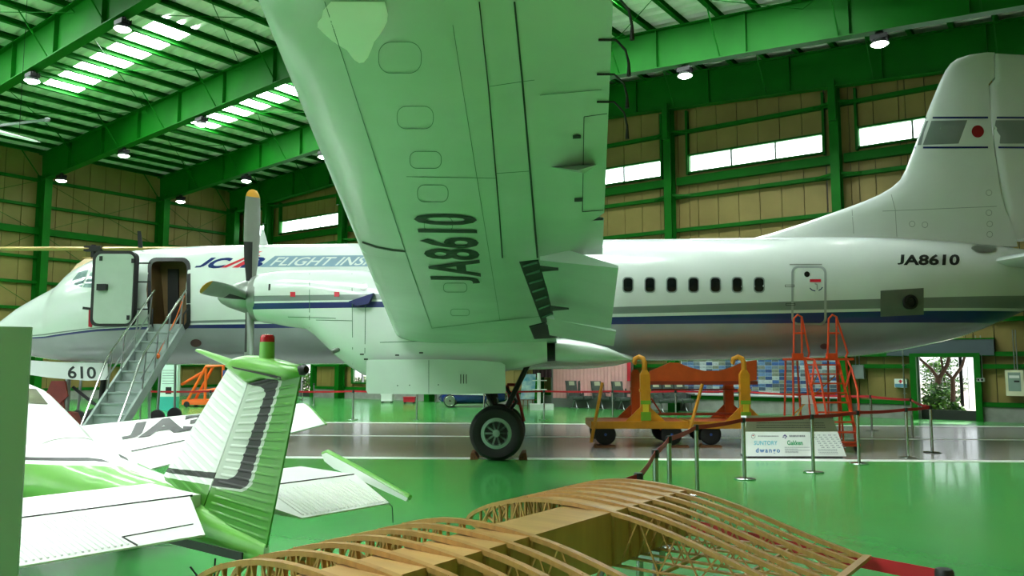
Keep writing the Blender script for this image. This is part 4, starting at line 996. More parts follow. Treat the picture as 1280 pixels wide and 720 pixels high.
# ------------------------------------------------------------------ grey-green display board at the left edge
C_board = mat('grey green board', '#a4c2ae', .6, var=.05, scale=2)
a = pty(40, 409, 2.6); bz = a.z
db = thing('display_board', 'plain grey-green upright board at the left edge of the view', 'board', T(a.x, 2.6, 0) @ Rz(math.radians(25)))
MB().box((-.9, -.02, .02), (0, .02, bz)).build('panel', C_board, db, smooth=False)
MB().box((-.92, -.03, 0), (.0, .03, .02)).build('base_rail', M_alu, db, smooth=False)
for x in (-.85, -.1): MB().box((x - .03, -.2, 0), (x + .03, .3, .02)).build('foot', M_alu, db, smooth=False)
# ------------------------------------------------------------------ belt stanchions
M_head = mat('black belt cassette', '#17191a', .4)
def stanchion(P, label, group, belt_to=None, h=.93, src=[None]):
    M_ = T(P.x, P.y, 0)
    if src[0] is None:
        o = thing('belt_stanchion', label, 'stanchion', M_, group)
        b = MB().lathe((0, 0, 0), (0, 0, 1), [(.16, 0), (.165, .012), (.15, .022), (.05, .034)], 24).build('base', M_chrome, o)
        MB().lathe((0, 0, .03), (0, 0, 1), [(.028, 0), (.028, .82)], 14).build('pole', M_chrome, o)
        MB().lathe((0, 0, .85), (0, 0, 1), [(.034, 0), (.036, .01), (.036, .07), (.03, .08)], 14).build('cassette', M_head, o); src[0] = o
    else:
        o = src[0].copy(); col.objects.link(o); o.matrix_world = M_; tag(o, label, 'stanchion', group)
        for ch in src[0].children:
            if not ch.name.startswith('belt'): c = ch.copy(); col.objects.link(c); c.parent = o
    if belt_to is not None:
        d = Vector((belt_to.x - P.x, belt_to.y - P.y, 0)); L = d.length; n_ = d.normalized() * .03; sd = Vector((-n_.y, n_.x, 0)).normalized() * .002; vs_ = []; K = 6
        for k in range(K + 1):
            t = k / K; p = n_ + (d - 2 * n_) * t; z = .895 - .05 * min(L, 5) / 3 * 4 * t * (1 - t) * .5
            for s, dz in ((-1, -.028), (-1, .028), (1, .028), (1, -.028)): vs_.append(p + sd * s + Vector((0, 0, z + dz)))
        fs_ = [(4 * k + i, 4 * k + (i + 1) % 4, 4 * k + 4 + (i + 1) % 4, 4 * k + 4 + i) for k in range(K) for i in range(4)] + [(3, 2, 1, 0), (4 * K, 4 * K + 1, 4 * K + 2, 4 * K + 3)]
        MB().add(vs_, fs_).build('belt', M_red, o, smooth=False, label='red webbing belt')
    return o
tp_ = lambda u, v: ptz(u, v, .93)
near = [(tp_(1180, 711), 'belt stanchion cut off by the bottom edge, right of the wooden wing'), (Vector((.42, 5.35, 0)), 'belt stanchion hidden behind the wooden wing spar'), (tp_(798, 591), 'belt stanchion with only its black head showing above the wooden wing'),
        (tp_(819, 562), 'shorter-looking belt stanchion just right of the half-hidden black head'), (tp_(836, 545), 'belt stanchion beside the orange trailer, between two others at the wing tip'), (ptz(872, 618), 'belt stanchion whose foot is behind the wooden wing tip'),
        (ptz(931, 599), 'belt stanchion in front of the left side of the sponsor sign'), (ptz(1017, 590.5), 'belt stanchion in front of the right half of the sponsor sign'), (ptz(1074, 580), 'belt stanchion in front of the orange steps'),
        (ptz(1135, 572.5), 'belt stanchion between the orange steps and the barrier corner'), (ptz(1165.5, 566), 'belt stanchion at the right-hand corner of the red barrier'), (ptz(1141, 547), 'belt stanchion just behind the barrier corner, left of the doorway'),
        (ptz(1090, 538.5), 'belt stanchion behind the orange steps in front of the wall sign')]
far = [(ptz(u, 525), l) for u, l in ((925, 'far belt stanchion behind the right end of the orange trailers'), (845, 'far belt stanchion seen between the two orange uprights'), (766, 'far belt stanchion left of the yellow post in front of the seats'), (680, 'far belt stanchion right of the main wheel'), (605, 'far belt stanchion behind the main wheel'),
                                        (521, 'far belt stanchion under the middle of the gear door'), (441, 'far belt stanchion left of the gear door'), (350, 'far belt stanchion behind the green fin of the small aeroplane'), (262, 'far belt stanchion behind the small aeroplane wing'), (175, 'far belt stanchion under the grey steps'))]
seq = near + far
for i, (P, lab) in enumerate(seq):
    nx = seq[i + 1][0] if i + 1 < len(seq) else None
    stanchion(P, lab, 'red belt barrier stanchions', nx)
back = [(ptz(u, v), l) for u, v, l in ((668, 502.5, 'small distant stanchion beside the picture easel'), (545, 503, 'small distant stanchion left of the blue car'), (531, 502, 'small distant stanchion by the red box'), (392, 507, 'distant stanchion by the left garden door'), (378, 500, 'farthest stanchion in front of the left garden door'))]
for P, lab in back: stanchion(P, lab, 'stanchions far behind the airliner')
# ------------------------------------------------------------------ sponsor sign
yb, yt = 15.2, 15.75
bl, br = pty(929, 571.5, yb), pty(1058, 573, yb); bl.z = br.z = .03
tl, tr = pty(933, 520.5, yt), pty(1040, 519, yt); tl.z = tr.z = (tl.z + tr.z) / 2
sg = thing('sponsor_sign', 'low white wedge-shaped sponsor sign with brushed metal top strip', 'sign', T((bl.x + br.x) / 2, yb, 0))
so = Vector(((bl.x + br.x) / 2, yb, 0)); L_ = [p - so for p in (bl, br, tr, tl)]
mb = MB(); bk = [Vector((x, L_[2].y + .03, z)) for x, z in ((4.45 - so.x, .03), (L_[1].x, .03), (L_[2].x, L_[2].z), (4.47 - so.x, L_[2].z))]
mb.add(L_ + bk, [(0, 1, 2, 3), (5, 4, 7, 6), (3, 2, 6, 7), (0, 4, 5, 1), (1, 5, 6, 2), (0, 3, 7, 4)]); mb.build('body', M_white, sg, smooth=False)
MB().box((L_[0].x + .1, .04, 0), (L_[1].x - .05, L_[2].y, .03)).build('plinth', M_dark, sg, smooth=False)
nrm = (L_[1] - L_[0]).cross(L_[3] - L_[0]).normalized(); nrm = nrm if nrm.y < 0 else -nrm
sq = quadmap(L_[0], L_[1], L_[3], L_[2])
def sgn(s, t, off=.003): return sq(s, t) + nrm * off
mb = MB(); q4 = [sgn(s, t, .002) for s, t in ((.0, .6), (1, .6), (1, 1), (0, 1))]; mb.prism(q4, nrm * .004); mb.build('metal_strip', mat('brushed bronze strip', '#a8a48c', .28, metal=.85, var=.1), sg, smooth=False)
def stxt(body, s0, s1, t0, t1, m, off=.005, **k): text_on(body, lambda s, t: sgn(s0 + (s1 - s0) * s, t0 + (t1 - t0) * t, off), 'lettering', m, sg, 0, **k)
C_cy = mat('cyan lettering', '#5cc3d6', .5); C_bl = mat('blue lettering', '#1f6fb5', .5); C_gr = mat('green lettering', '#0f9a5f', .5); C_gy = mat('grey lettering', '#70757c', .5)
stxt('SUNTORY', .1, .34, .27, .37, C_cy, bold=.01); stxt('Gakken', .44, .6, .27, .38, C_gr, bold=.025); stxt('dwango', .12, .36, .09, .2, C_bl, bold=.02, spacing=1.3)
def dashes(s0, s1, t, n_, m, h=.016, off=.005):
    mb = MB(); random.seed(int(s0 * 100 + t * 1000)); x = s0
    while x < s1:
        w_ = random.uniform(.006, .014); mb.add([sgn(a, b, off) for a, b in ((x, t), (min(x + w_, s1), t), (min(x + w_, s1), t + h), (x, t + h))], [(0, 1, 2, 3)]); x += w_ + .004
    mb.build('small_print', m, sg, smooth=False)
C_lt = mat('pale print', '#8f949c', .6)
dashes(.14, .36, .475, 8, C_gy, .022)
dashes(.47, .64, .465, 8, C_gy, .045)
mb = MB(); c1 = [sgn(.09 + .022 * math.cos(t), .485 + .06 * math.sin(t), .005) for t in [2 * math.pi * k / 20 for k in range(20)]]; c2 = [sgn(.09 + .018 * math.cos(t), .485 + .05 * math.sin(t), .005) for t in [2 * math.pi * k / 20 for k in range(20)]]
mb.add(c1 + c2, [(k, (k + 1) % 20, 20 + (k + 1) % 20, 20 + k) for k in range(20)]); mb.build('ring_logo', C_gy, sg, smooth=False)
mb = MB().add([sgn(a, b, .006) for a, b in ((.075, .49), (.1, .485), (.09, .52))], [(0, 1, 2)]); mb.build('ring_logo_mark', P_red, sg, smooth=False)
mb = MB(); 
for a, b in ((.405, .46), (.425, .44), (.425, .51), (.44, .47), (.415, .49), (.435, .49)): mb.add([sgn(a + .01 * x, b + .022 * y, .005) for x, y in ((0, 1), (-.9, 0), (0, -.8), (.9, 0))], [(0, 1, 2, 3)])
mb.build('flower_logo', mat('violet mark', '#4b3a86', .5), sg, smooth=False)
for k, t in enumerate((.205, .165, .135, .105, .08)): dashes(.41, .66 if k in (0, 2) else .54, t, 8, C_lt, .014)
for i in range(5):
    for j in range(7): dashes(.72 + .055 * i + .01 * j, .72 + .055 * i + .01 * j + .03, .5 - .05 * j, 4, C_lt, .02)
for j in range(4): dashes(.74, .93, .155 - .035 * j, 4, C_lt, .014)
C_dk = mat('dark engraved print', '#3d3a30', .6)
dashes(.3, .66, .89, 8, C_dk, .04, .009); dashes(.82, 1, .93, 8, C_dk, .04, .009)
for j in range(3): dashes(.12, .88, .8 - .055 * j, 8, C_dk, .02, .009)
# ------------------------------------------------------------------ orange trailers with uprights, and the saddle beam they carry
C_or = mat('orange paint', '#c2501c', .45, var=.2, scale=4); C_ye = mat('yellow orange paint', '#c98718', .42, var=.2, scale=4); C_br = mat('rust red paint', '#8a2f16', .5, var=.2)
C_blu = mat('blue wheel rim', '#1c3f86', .4); C_wood = mat('brown timber chock', '#7a4a26', .7, var=.3, scale=6); C_gst = mat('green tape', '#6ea01f', .5)
def tw(o, parent, r=.225, w_=.13):
    t = MB().lathe(o, (0, 1, 0), [(r * .5, -w_ / 2), (r * .8, -w_ / 2), (r * .96, -w_ / 2 + .02), (r, -w_ / 2 + .04), (r, w_ / 2 - .04), (r * .96, w_ / 2 - .02), (r * .8, w_ / 2), (r * .5, w_ / 2)], 24).build('wheel', M_black, parent)
    MB().lathe(o, (0, 1, 0), [(r * .5, -w_ / 2 + .02), (r * .56, -w_ / 2), (r * .46, -w_ / 2 + .01), (r * .4, -w_ / 2 + .04), (r * .16, -w_ / 2 + .03), (r * .12, -w_ / 2 - .01), (.005, -w_ / 2 - .01)], 20).build('rim', C_blu, t)
def trailer(u0, u1, wheels_u, post_u, label, bar):
    y0 = 17.0; z1 = pty(u0, 527, y0).z; z0 = pty(u0, 536, y0).z; xa, xb = pty(u0, 530, y0).x, pty(u1, 530, y0).x; yr = y0 + 1.35
    t = thing('orange_trailer', label, 'trailer', T((xa + xb) / 2, y0, 0), 'orange trailers under the fuselage'); ox = (xa + xb) / 2
    mb = MB(); mb.box((xa - ox, 0, z0), (xb - ox, .08, z1)); mb.box((xa - ox, yr - y0 - .08, z0), (xb - ox, yr - y0, z1)); mb.box((xa - ox, .08, z0), (xa - ox + .08, yr - y0 - .08, z1)); mb.box((xb - ox - .08, .08, z0), (xb - ox, yr - y0 - .08, z1)); mb.build('deck_frame', C_ye, t, smooth=False)
    MB().box((xa - ox + .08, .08, z1 - .03), (xb - ox - .08, yr - y0 - .08, z1 - .005)).build('deck', C_or, t, smooth=False)
    for u in wheels_u:
        x = pty(u, 545, y0 + .05).x - ox
        for yy in (.12, yr - y0 - .12):
            tw((x, yy, .225 + .045), t)
        MB().tube([(x, .05, .27), (x, yr - y0 - .05, .27)], .03, 8).build('axle', M_dark, t)
        MB().bar((x, .2, .27), (x, .2, z0), .1, .1).build('axle_stand', C_or, t, smooth=False); MB().bar((x, yr - y0 - .2, .27), (x, yr - y0 - .2, z0), .1, .1).build('axle_stand', C_or, t, smooth=False)
    xp = pty(post_u, 500, y0).x - ox; xq = xp - .02
    zt = pty(post_u, 468, y0).z; za = pty(post_u, 446, y0).z
    for yy, m, xx in ((.06, C_ye, xp), (yr - y0 - .1, C_or, xq)):
        p = MB(); p.box((xx - .1, yy - .07, z1), (xx + .1, yy + .07, zt)); p.build('upright', m, t, smooth=False)
        MB().box((xx - .115, yy - .085, z1 + .62), (xx + .115, yy + .085, z1 + .68)).build('collar', m, t, smooth=False)
        MB().prism([Vector((xx - .42, yy, z1)), Vector((xx + .42, yy, z1)), Vector((xx + .1, yy, z1 + .3)), Vector((xx - .1, yy, z1 + .3))], (0, .04, 0)).build('gusset', m, t, smooth=False)
        MB().add([Vector((xx + a, yy + b, zt)) for a, b in ((-.1, -.07), (.1, -.07), (.1, .07), (-.1, .07))] + [Vector((xx + a, yy + b, zt + .09)) for a, b in ((-.05, -.05), (.05, -.05), (.05, .05), (-.05, .05))], [(0, 1, 5, 4), (1, 2, 6, 5), (2, 3, 7, 6), (3, 0, 4, 7), (4, 5, 6, 7), (3, 2, 1, 0)]).build('cap', m, t, smooth=False)
    MB().box((xp - .105, -.02, z1 + .02), (xp + .105, .0, z1 + .2)).build('tape', C_gst, t, smooth=False); MB().box((xp - .105, -.02, z1 + .36), (xp + .105, .0, z1 + .44)).build('tape', C_gst, t, smooth=False)
    MB().box((xp - .06, -.025, z1 + .2), (xp + .06, -.005, z1 + .36)).build('label_plate', mat('yellow plate', '#d7c02c', .5), t, smooth=False)
    r0 = .055; yf, yr_ = .06, yr - y0 - .1
    pts = [Vector((xp, yf, zt + .08)), Vector((xp, yf, za - .12)), Vector((xp - .03, yf + .02, za - .04)), Vector((xp - .1, yf + .06, za)), Vector((xp - .18, yf + .12, za - .04)), Vector((xp - .2, yf + .14, za - .14)), Vector((xp - .2, yf + .14, zt + .3))]
    MB().tube(pts, r0, 10).build('hoop', C_ye, t)
    if bar:
        for b0, b1 in bar: MB().tube([pty(*b0, y0 - .15) - Vector((ox, y0, 0)), pty(*b1, y0 - .15) - Vector((ox, y0, 0))], .035, 8).build('drawbar', C_ye, t)
    return t, yr
trailer(739, 861, (757, 840), 807, 'left orange trailer with yellow drawbar and wheels on timber chocks', [((739, 553), (753, 478))])
trailer(866, 1012, (889, 990), 932, 'right orange trailer partly behind the sponsor sign', [((862, 538), (878, 480))])
for u, lab in ((757, 'timber chock under the leftmost trailer wheel'), (848, 'timber chock under the rear wheel of the left trailer'), (889, 'timber chock under the front wheel of the right trailer')):
    x = pty(u, 556, 17.1).x; ck = thing('timber_chock', lab, 'chock', T(x, 17.1, 0), 'timber chocks under the trailers')
    MB().box((-.25, -.1, 0), (.2, .1, .045)).build('plank', C_wood, ck, smooth=False)
    MB().prism([Vector((-.25, -.08, .045)), Vector((-.2, -.08, .1)), Vector((-.2, -.08, .045))], (0, .16, 0)).build('wedge', C_wood, ck, smooth=False)
yS = 17.75; q = [pty(u, v, yS) for u, v in ((812, 478), (812, 464), (822, 460), (838, 453), (848, 453.5), (862, 459), (880, 463.5), (900, 463.5), (915, 459), (930, 452.5), (946, 450), (946, 475), (930, 478))]
sb_ = thing('saddle_beam', 'rust-orange saddle beam with hollowed top edge between the uprights', 'beam', T(q[0].x, yS, 0)); oo = Vector((q[0].x, yS, 0))
MB().prism([p - oo for p in q], (0, .12, 0)).build('saddle', C_or, sb_, smooth=False)
za = q[0].z - .02; MB().box((0, -.06, za - .03), (q[-2].x - oo.x, .2, za + .05)).build('flange', C_br, sb_, smooth=False)
for a, b in (((815, 487), (935, 487)), ((822, 517.5), (925, 517.5)), ((814, 498), (826, 516)), ((938, 496), (925, 517))): MB().tube([pty(*a, yS + .1) - oo, pty(*b, yS + .1) - oo], .03 if a[1] > 500 else .018, 8).build('tie_rod', C_br, sb_)
# ------------------------------------------------------------------ orange boarding steps
C_red = mat('orange red tube paint', '#d4431a', .4, var=.15)
yp, yf = 17.0, 16.1; stp = thing('boarding_steps', 'orange tubular boarding steps with handrails at the rear door', 'steps', T(6.9, yf, 0)); oo = Vector((6.9, yf, 0))
def W(u, v, y): return pty(u, v, y) - oo
zp = pty(1027, 447.5, yp).z
def tubes(name, segs, r, m=C_red):
    mb = MB(); [mb.tube(s, r, 8) for s in segs]; return mb.build(name, m, stp)
xl, xr = W(988, 447, yp).x, W(1066, 447, yp).x; xs = [W(1003, 447, yp).x, W(1046, 447, yp).x]
MB().box((xl, yp - yf - .05, zp - .05), (xr, yp - yf + .5, zp)).build('platform', C_red, stp, smooth=False)
xb_ = [W(1044, 560, 16.1).x, W(1074, 560, 16.1).x]; xt_ = [W(1006, 449, yp).x, W(1047, 449, yp).x]
xb_[0] = xb_[1] - (xt_[1] - xt_[0])
for k in (0, 1):
    MB().bar((xb_[k], 0, .12), (xt_[k], yp - yf, zp - .03), .035, .07).build('stringer', C_red, stp, smooth=False)
    zt = zp + .8; a = Vector((xt_[k] - .02 + (.3 if k else -.16), yp - yf, zp)); e = .2
    hl = [(992, 447), (992.5, 398), (997, 393.5), (1002, 396), (1011.5, 441), (1010, 447)] if k == 0 else [(1034.5, 447), (1036, 398), (1040.5, 393.5), (1045.5, 396), (1059.5, 441), (1057, 447)]
    tubes('guard_hoop', [[W(u, v, yp) for u, v in hl], [W(hl[0][0] + .2, 416.5, yp), W(hl[3][0] + 3.5, 416.5, yp)], [W(hl[3][0], 398, yp), W(hl[3][0] + .5, 447, yp)]], .022)
    MB().box((W(hl[0][0] - 1, 447, yp).x, yp - yf - .03, zp), (W(hl[0][0] + 12, 447, yp).x, yp - yf + .06, zp + .1)).build('toe_board', C_red, stp, smooth=False)
    hr = [(1004, 447), (1018, 450), (1027, 480), (1033, 520)] if k == 0 else [(1058, 447), (1064, 460), (1072, 488), (1074, 520)]
    hb = [W(hr[0][0], hr[0][1], yp), W(hr[1][0], hr[1][1], yp - .1), W(hr[2][0], hr[2][1], yp - .5), W(hr[3][0], hr[3][1], yp - .7)]
    tubes('handrail', [hb, [hb[1], Vector((xt_[k] + (xb_[k] - xt_[k]) * .35, (yp - yf) * .65, zp * .66))]], .022)
for k in range(9):
    t = (k + .6) / 9; z = zp - .03 - (zp - .15) * t; y = (yp - yf) * (1 - t); x0 = xt_[0] + (xb_[0] - xt_[0]) * t; x1 = xt_[1] + (xb_[1] - xt_[1]) * t
    MB().box((x0, y - .07, z - .015), (x1, y + .09, z + .015)).build('tread', C_red, stp, smooth=False)
for x, dx in ((xl + .05, -.05), (xr - .35, .0), (xl + .3, .1), (xr - .15, .12)):
    for y in (yp - yf, yp - yf + .45): tubes('leg', [[Vector((x, y, zp - .05)), Vector((x + dx, y + (.12 if y > 1 else -.05), .06))]], .022)
for z in (.5, 1.1): tubes('cross_tube', [[Vector((xl, yp - yf + .45, z)), Vector((xr - .2, yp - yf + .5, z))], [Vector((xl + .02, yp - yf - .02, z)), Vector((xl + .02, yp - yf + .5, z))]], .016)
for z0, z1_ in ((.5, 1.1),): tubes('brace', [[Vector((xl, yp - yf + .46, z0)), Vector((xr - .2, yp - yf + .46, z1_ + .4))], [Vector((xl + .03, yp - yf, z0)), Vector((xl + .6, yp - yf + .02, z1_ + .5))]], .014, C_ye)
for x in (xb_[0], xb_[1] - .02):
    MB().lathe((x - .03, .06, .09), (1, 0, 0), [(.04, 0), (.085, .005), (.09, .03), (.085, .055), (.04, .06)], 16).build('castor', M_black, stp)
MB().box((xb_[0] - .02, -.02, .12), (xb_[1] + .02, .12, .17)).build('foot_frame', C_red, stp, smooth=False)
MB().box((W(1001, 495, yp).x, yp - yf - .04, W(1001, 505, yp).z), (W(1016, 495, yp).x, yp - yf - .02, W(1001, 494, yp).z)).build('paper_notice', M_white, stp, smooth=False)
# ------------------------------------------------------------------ grey airstairs at the forward door
C_gm = mat('grey steel plate', '#93a09b', .4, metal=.3, var=.12)
xA = A.y(190, 411, -1.58); xB = A.y(229, 410, -1.58); zt = xA.z + .02; wS = xB.x - xA.x
M_as = AM @ T(xA.x, -1.58, 0); M_as = T(M_as.translation.x, M_as.translation.y, 0) @ Rz(math.radians(-3))
ast = thing('airstairs', 'grey metal airstairs with chrome handrails at the open front door', 'stairs', M_as); zt = (AM @ Vector((xA.x, -1.58, zt))).z; RUN = 2.75; N = 12
sh = -.1
def sp_(t, x, dz=0.0): return Vector((x + sh * t, -RUN * t, zt * (1 - t) + dz))
for x in (0, wS): MB().bar(sp_(0, x), sp_(1, x, .03), .05, .2).build('stringer', C_gm, ast, smooth=False)
for k in range(N):
    t = (k + .5) / N; z = zt * (1 - t) ; p = sp_(t, 0)
    MB().box((p.x + .03, p.y - .14, z - .015), (p.x + wS - .03, p.y + .14, z + .01)).build('tread', C_gm, ast, smooth=False)
    MB().box((p.x + .03, p.y + .125, z - .01), (p.x + wS - .03, p.y + .14, z + zt / N - .02)).build('riser', C_gm, ast, smooth=False)
for x, e in ((0, 1), (wS, 1)):
    top = sp_(-.02, x, .8) if x == 0 else sp_(-.02, x, .8)
    MB().tube([top, sp_(.55, x, .85), sp_(.62, x, .8), sp_(.93, x, .1)], .022, 8).build('handrail', M_chrome, ast)
    MB().tube([sp_(.05, x, .42), sp_(.6, x, .42)], .016, 8).build('mid_rail', M_alu, ast)
    for t in (.06, .25, .42, .58): MB().tube([sp_(t, x, 0), sp_(t - .04, x, .82)], .018, 8).build('rail_post', M_alu, ast)
    MB().tube([sp_(.0, x, 0), sp_(.0, x, .3), sp_(-.03, x + (.05 if x else -.05), .36)], .02, 8).build('top_post', M_dark, ast)
MB().tube([sp_(.0, wS, .72), sp_(.12, wS, .5), sp_(.3, wS - .02, .35), sp_(.36, wS - .02, .3)], .012, 6).build('orange_rope', mat('orange rope', '#d9661b', .7), ast)
MB().lathe(sp_(.36, wS - .02, .28), (0, 0, 1), [(.01, -.06), (.05, -.03), (.05, .03), (.01, .06)], 8).build('rope_coil', MATS['orange rope'], ast)
for x in (.05, wS - .05): MB().tube([sp_(.45, x), Vector((sp_(.45, x).x, -RUN * .4, .1))], .03, 8).build('support_leg', C_gm, ast)
for x in (-.08, wS + .02): MB().lathe((x + sh * .42, -RUN * .4, .13), (1, 0, 0), [(.05, 0), (.12, .005), (.13, .03), (.12, .055), (.05, .06)], 18).build('wheel', M_black, ast)
# ------------------------------------------------------------------ wheel chocks by the main wheel
for u, lab in ((594, 'wooden wheel chock left of the main wheel'), (653, 'wooden wheel chock right of the main wheel')):
    P = ptz(u, 573.5); ck = thing('wheel_chock', lab, 'chock', T(P.x, P.y, 0), 'chocks at the main wheel'); s = 1 if u < 620 else -1
    MB().prism([Vector((-.09 * s, -.15, 0)), Vector((.07 * s, -.15, 0)), Vector((-.0 * s, -.15, .12)), Vector((-.07 * s, -.15, .13))], (0, .5, 0)).build('block', C_wood, ck, smooth=False)
    MB().tube([(0, -.16, .06), (0, -.2, .06), (.0, -.2, .03)], .008, 6).build('cord', M_black, ck)
# ------------------------------------------------------------------ things along the gable wall (hangar frame: x = q, y = -r, z)
def wq(u, v, off=-.25): return H.y(u, v, off)
# wall of photographs
a, b = wq(853, 492), wq(1046, 450)
pb = thing('photo_wall', 'big board covered with rows of small blue and grey photographs', 'board', HM @ T(a.x, -.25, 0))
z0, z1 = .68, 1.95; Lb = b.x - a.x
MB().box((-.03, -.02, z0 - .05), (Lb + .03, .02, z1 + .05)).build('backing', M_white, pb, smooth=False)
cols_ = ['#3a63a8', '#5f7fa8', '#7c8a94', '#a8b2b6', '#2d4a86', '#56616a', '#c3ccd2', '#41556e', '#6f8fbf', '#8a8f80']
pm = [mat('photo print %d' % i, c, .4, var=.45, scale=9, stretch=(1, 1, 3)) for i, c in enumerate(cols_)]
nc, nr = 23, 10; random.seed(3); tw_, th_ = Lb / nc, (z1 - z0) / nr
shared = {}
for i in range(nc):
    for j in range(nr):
        k = random.randrange(len(pm))
        if k not in shared: o = MB().box((.004, -.03, .004), (tw_ - .004, -.021, th_ - .004)).build('photo', pm[k], pb, smooth=False); shared[k] = o.data
        else: o = link('photo', shared[k], pb)
        o.location = (i * tw_, 0, z0 + j * th_)
MB().box((-.05, -.06, z0 - .09), (Lb + .05, .02, z0 - .05)).build('ledge', M_alu, pb, smooth=False)
for x in (.3, Lb - .3): MB().box((x - .03, -.02, 0), (x + .03, .02, z0 - .09)).build('stand_leg', M_alu, pb, smooth=False)
# pink curtain, dark curtain, red banner
def curtain(u0, u1, v0, name, label, m, zb_, zt_, off, fold=.06, wl=.16):
    p, q = wq(u0, 490, off), wq(u1, 490, off); L = q.x - p.x; c = thing(name, label, 'curtain', HM @ T(p.x, off, 0)); n_ = int(L / wl * 8); vs_ = []
    for k in range(n_ + 1):
        x = L * k / n_; y = fold * math.sin(2 * math.pi * x / wl + .6 * math.sin(x * 3))
        for z in (zb_, zt_): vs_ += [(x, y, z), (x, y + .01, z)]
    fs_ = []
    for k in range(n_): i = 4 * k; fs_ += [(i, i + 4, i + 6, i + 2), (i + 1, i + 3, i + 7, i + 5), (i + 2, i + 6, i + 7, i + 3), (i, i + 1, i + 5, i + 4)]
    fs_ += [(0, 2, 3, 1), (4 * n_, 4 * n_ + 1, 4 * n_ + 3, 4 * n_ + 2)]
    MB().add(vs_, fs_).build('cloth', m, c, angle=60); MB().tube([(-.1, 0, zt_ + .03), (L + .1, 0, zt_ + .03)], .03, 8).build('rail', M_alu, c)
    return c, L
pc, Lp = curtain(690, 791, 452, 'curtain', 'pale pink pleated curtain behind the airline seats', mat('pink cloth', '#e9b7b5', .8, var=.1), .36, 2.3, -.7)
MB().box((.1, -.1, .0), (Lp - .1, .1, .36)).build('low_wall', mat('dark skirting', '#5b5f58', .7), pc, smooth=False)
for x in (0.02, Lp - .02): MB().tube([(x, 0, .0), (x, 0, 2.33)], .03, 8).build('rail_post', M_alu, pc)
dc, Ld_ = curtain(666, 690, 452, 'curtain', 'dark maroon half-length curtain left of the pink one', mat('maroon cloth', '#3a1c24', .8), 1.2, 2.3, -.7, .04, .2)
for x in (0.0, Ld_ - .05): MB().tube([(x, .06, .0), (x, .06, 2.33)], .03, 8).build('rail_post', M_alu, dc)
p = wq(786, 470, -.95); rb_ = thing('red_banner', 'narrow red banner at the right end of the pink curtain', 'banner', HM @ T(p.x, -.95, 0))
MB().box((-.07, -.01, 1.1), (.09, .01, 2.2)).build('banner_cloth', P_red, rb_, smooth=False); MB().tube([(.1, 0, 0), (.1, 0, 2.25)], .012, 8).build('banner_pole', M_alu, rb_); MB().lathe((.1, 0, 0), (0, 0, 1), [(.15, 0), (.15, .02), (.02, .03)], 14).build('banner_foot', M_dark, rb_)
# rows of airline seats
C_seat = mat('grey green seat cloth', '#4d5650', .8, var=.2, scale=8); C_head = mat('pale headrest cover', '#b9bd9d', .7)
def seats(u, v, n_, label, rot):
    P = ptz(u, v); s = thing('airline_seats', label, 'seats', T(P.x, P.y, 0) @ Rz(rot), 'rows of airline seats by the pink curtain')
    for k in range(n_):
        x = k * .5
        bk = MB().loft([[Vector((x + a, y0 + b, z)) for a, b in ((-.22, -.05), (.22, -.05), (.22, .06), (-.22, .06))] for y0, z in ((0, .42), (.08, .7), (.16, 1.0), (.19, 1.08))]).build('backrest', C_seat, s, angle=50)
        MB().loft([[Vector((x + a, y0 + b, z)) for a, b in ((-.12, -.06), (.12, -.06), (.12, -.052), (-.12, -.052))] for y0, z in ((.13, .9), (.18, 1.06))]).build('headrest_cover', C_head, bk, smooth=False)
        MB().loft([[Vector((x + a, .12 + b * k2, z)) for a, b in ((-.22, -.62), (.22, -.62), (.22, -.05), (-.22, -.05))] for z, k2 in ((.34, .95), (.38, 1), (.45, 1), (.48, .95))]).build('seat', C_seat, s, angle=50)
    for k in range(n_ + 1):
        x = k * .5 - .25; MB().box((x - .03, -.5, .62), (x + .03, 0.05, .67)).build('armrest', C_seat, s, smooth=False); MB().box((x - .02, -.1, .4), (x + .02, 0, .62)).build('arm_support', M_alu, s, smooth=False)
    for x in (0, (n_ - 1) * .5):
        for y in (-.4, .05): MB().tube([(x, -.2, .36), (x, y, .02)], .018, 8).build('leg', M_alu, s)
        MB().box((x - .03, -.5, 0), (x + .03, .15, .02)).build('floor_rail', M_alu, s, smooth=False)
    return s
for u, v, n_, l in ((716, 510, 2, 'pair of airline seats nearest the left end of the pink curtain'), (748, 511, 2, 'pair of airline seats behind the yellow drawbar'), (774, 512, 3, 'triple airline seats just left of the yellow upright'), (822, 515, 3, 'airline seats seen between the orange uprights')):
    seats(u, v, n_, l, math.radians(20))
# picture easel and white stand
P = ptz(660, 511); es = thing('picture_easel', 'blue picture on a wooden easel right of the main wheel', 'easel', T(P.x, P.y, 0))
MB().add([Vector(p) for p in ((-.3, 0, .35), (.25, 0, .35), (.32, .25, 1.35), (-.2, .25, 1.35), (-.3, .02, .35), (.25, .02, .35), (.32, .27, 1.35), (-.2, .27, 1.35))], [(0, 1, 2, 3), (7, 6, 5, 4), (0, 4, 5, 1), (1, 5, 6, 2), (2, 6, 7, 3), (3, 7, 4, 0)]).build('picture', mat('blue sky picture', '#5fa0c8', .3, var=.5, scale=3, color2='#d8e6ea'), es, smooth=False)
for x in (-.2, .2): MB().bar((x, -.02, 0), (x * .6, .3, 1.45), .035, .03).build('leg', C_wood, es, smooth=False)
MB().bar((0, .75, 0), (0, .3, 1.45), .035, .03).build('rear_leg', C_wood, es, smooth=False); MB().bar((-.32, -.03, .35), (.32, -.03, .35), .04, .03).build('tray', C_wood, es, smooth=False)
P = ptz(677, 512); wsn = thing('display_stand', 'slim white display stand with two small shelves beside the dark curtain', 'stand', T(P.x, P.y, 0))
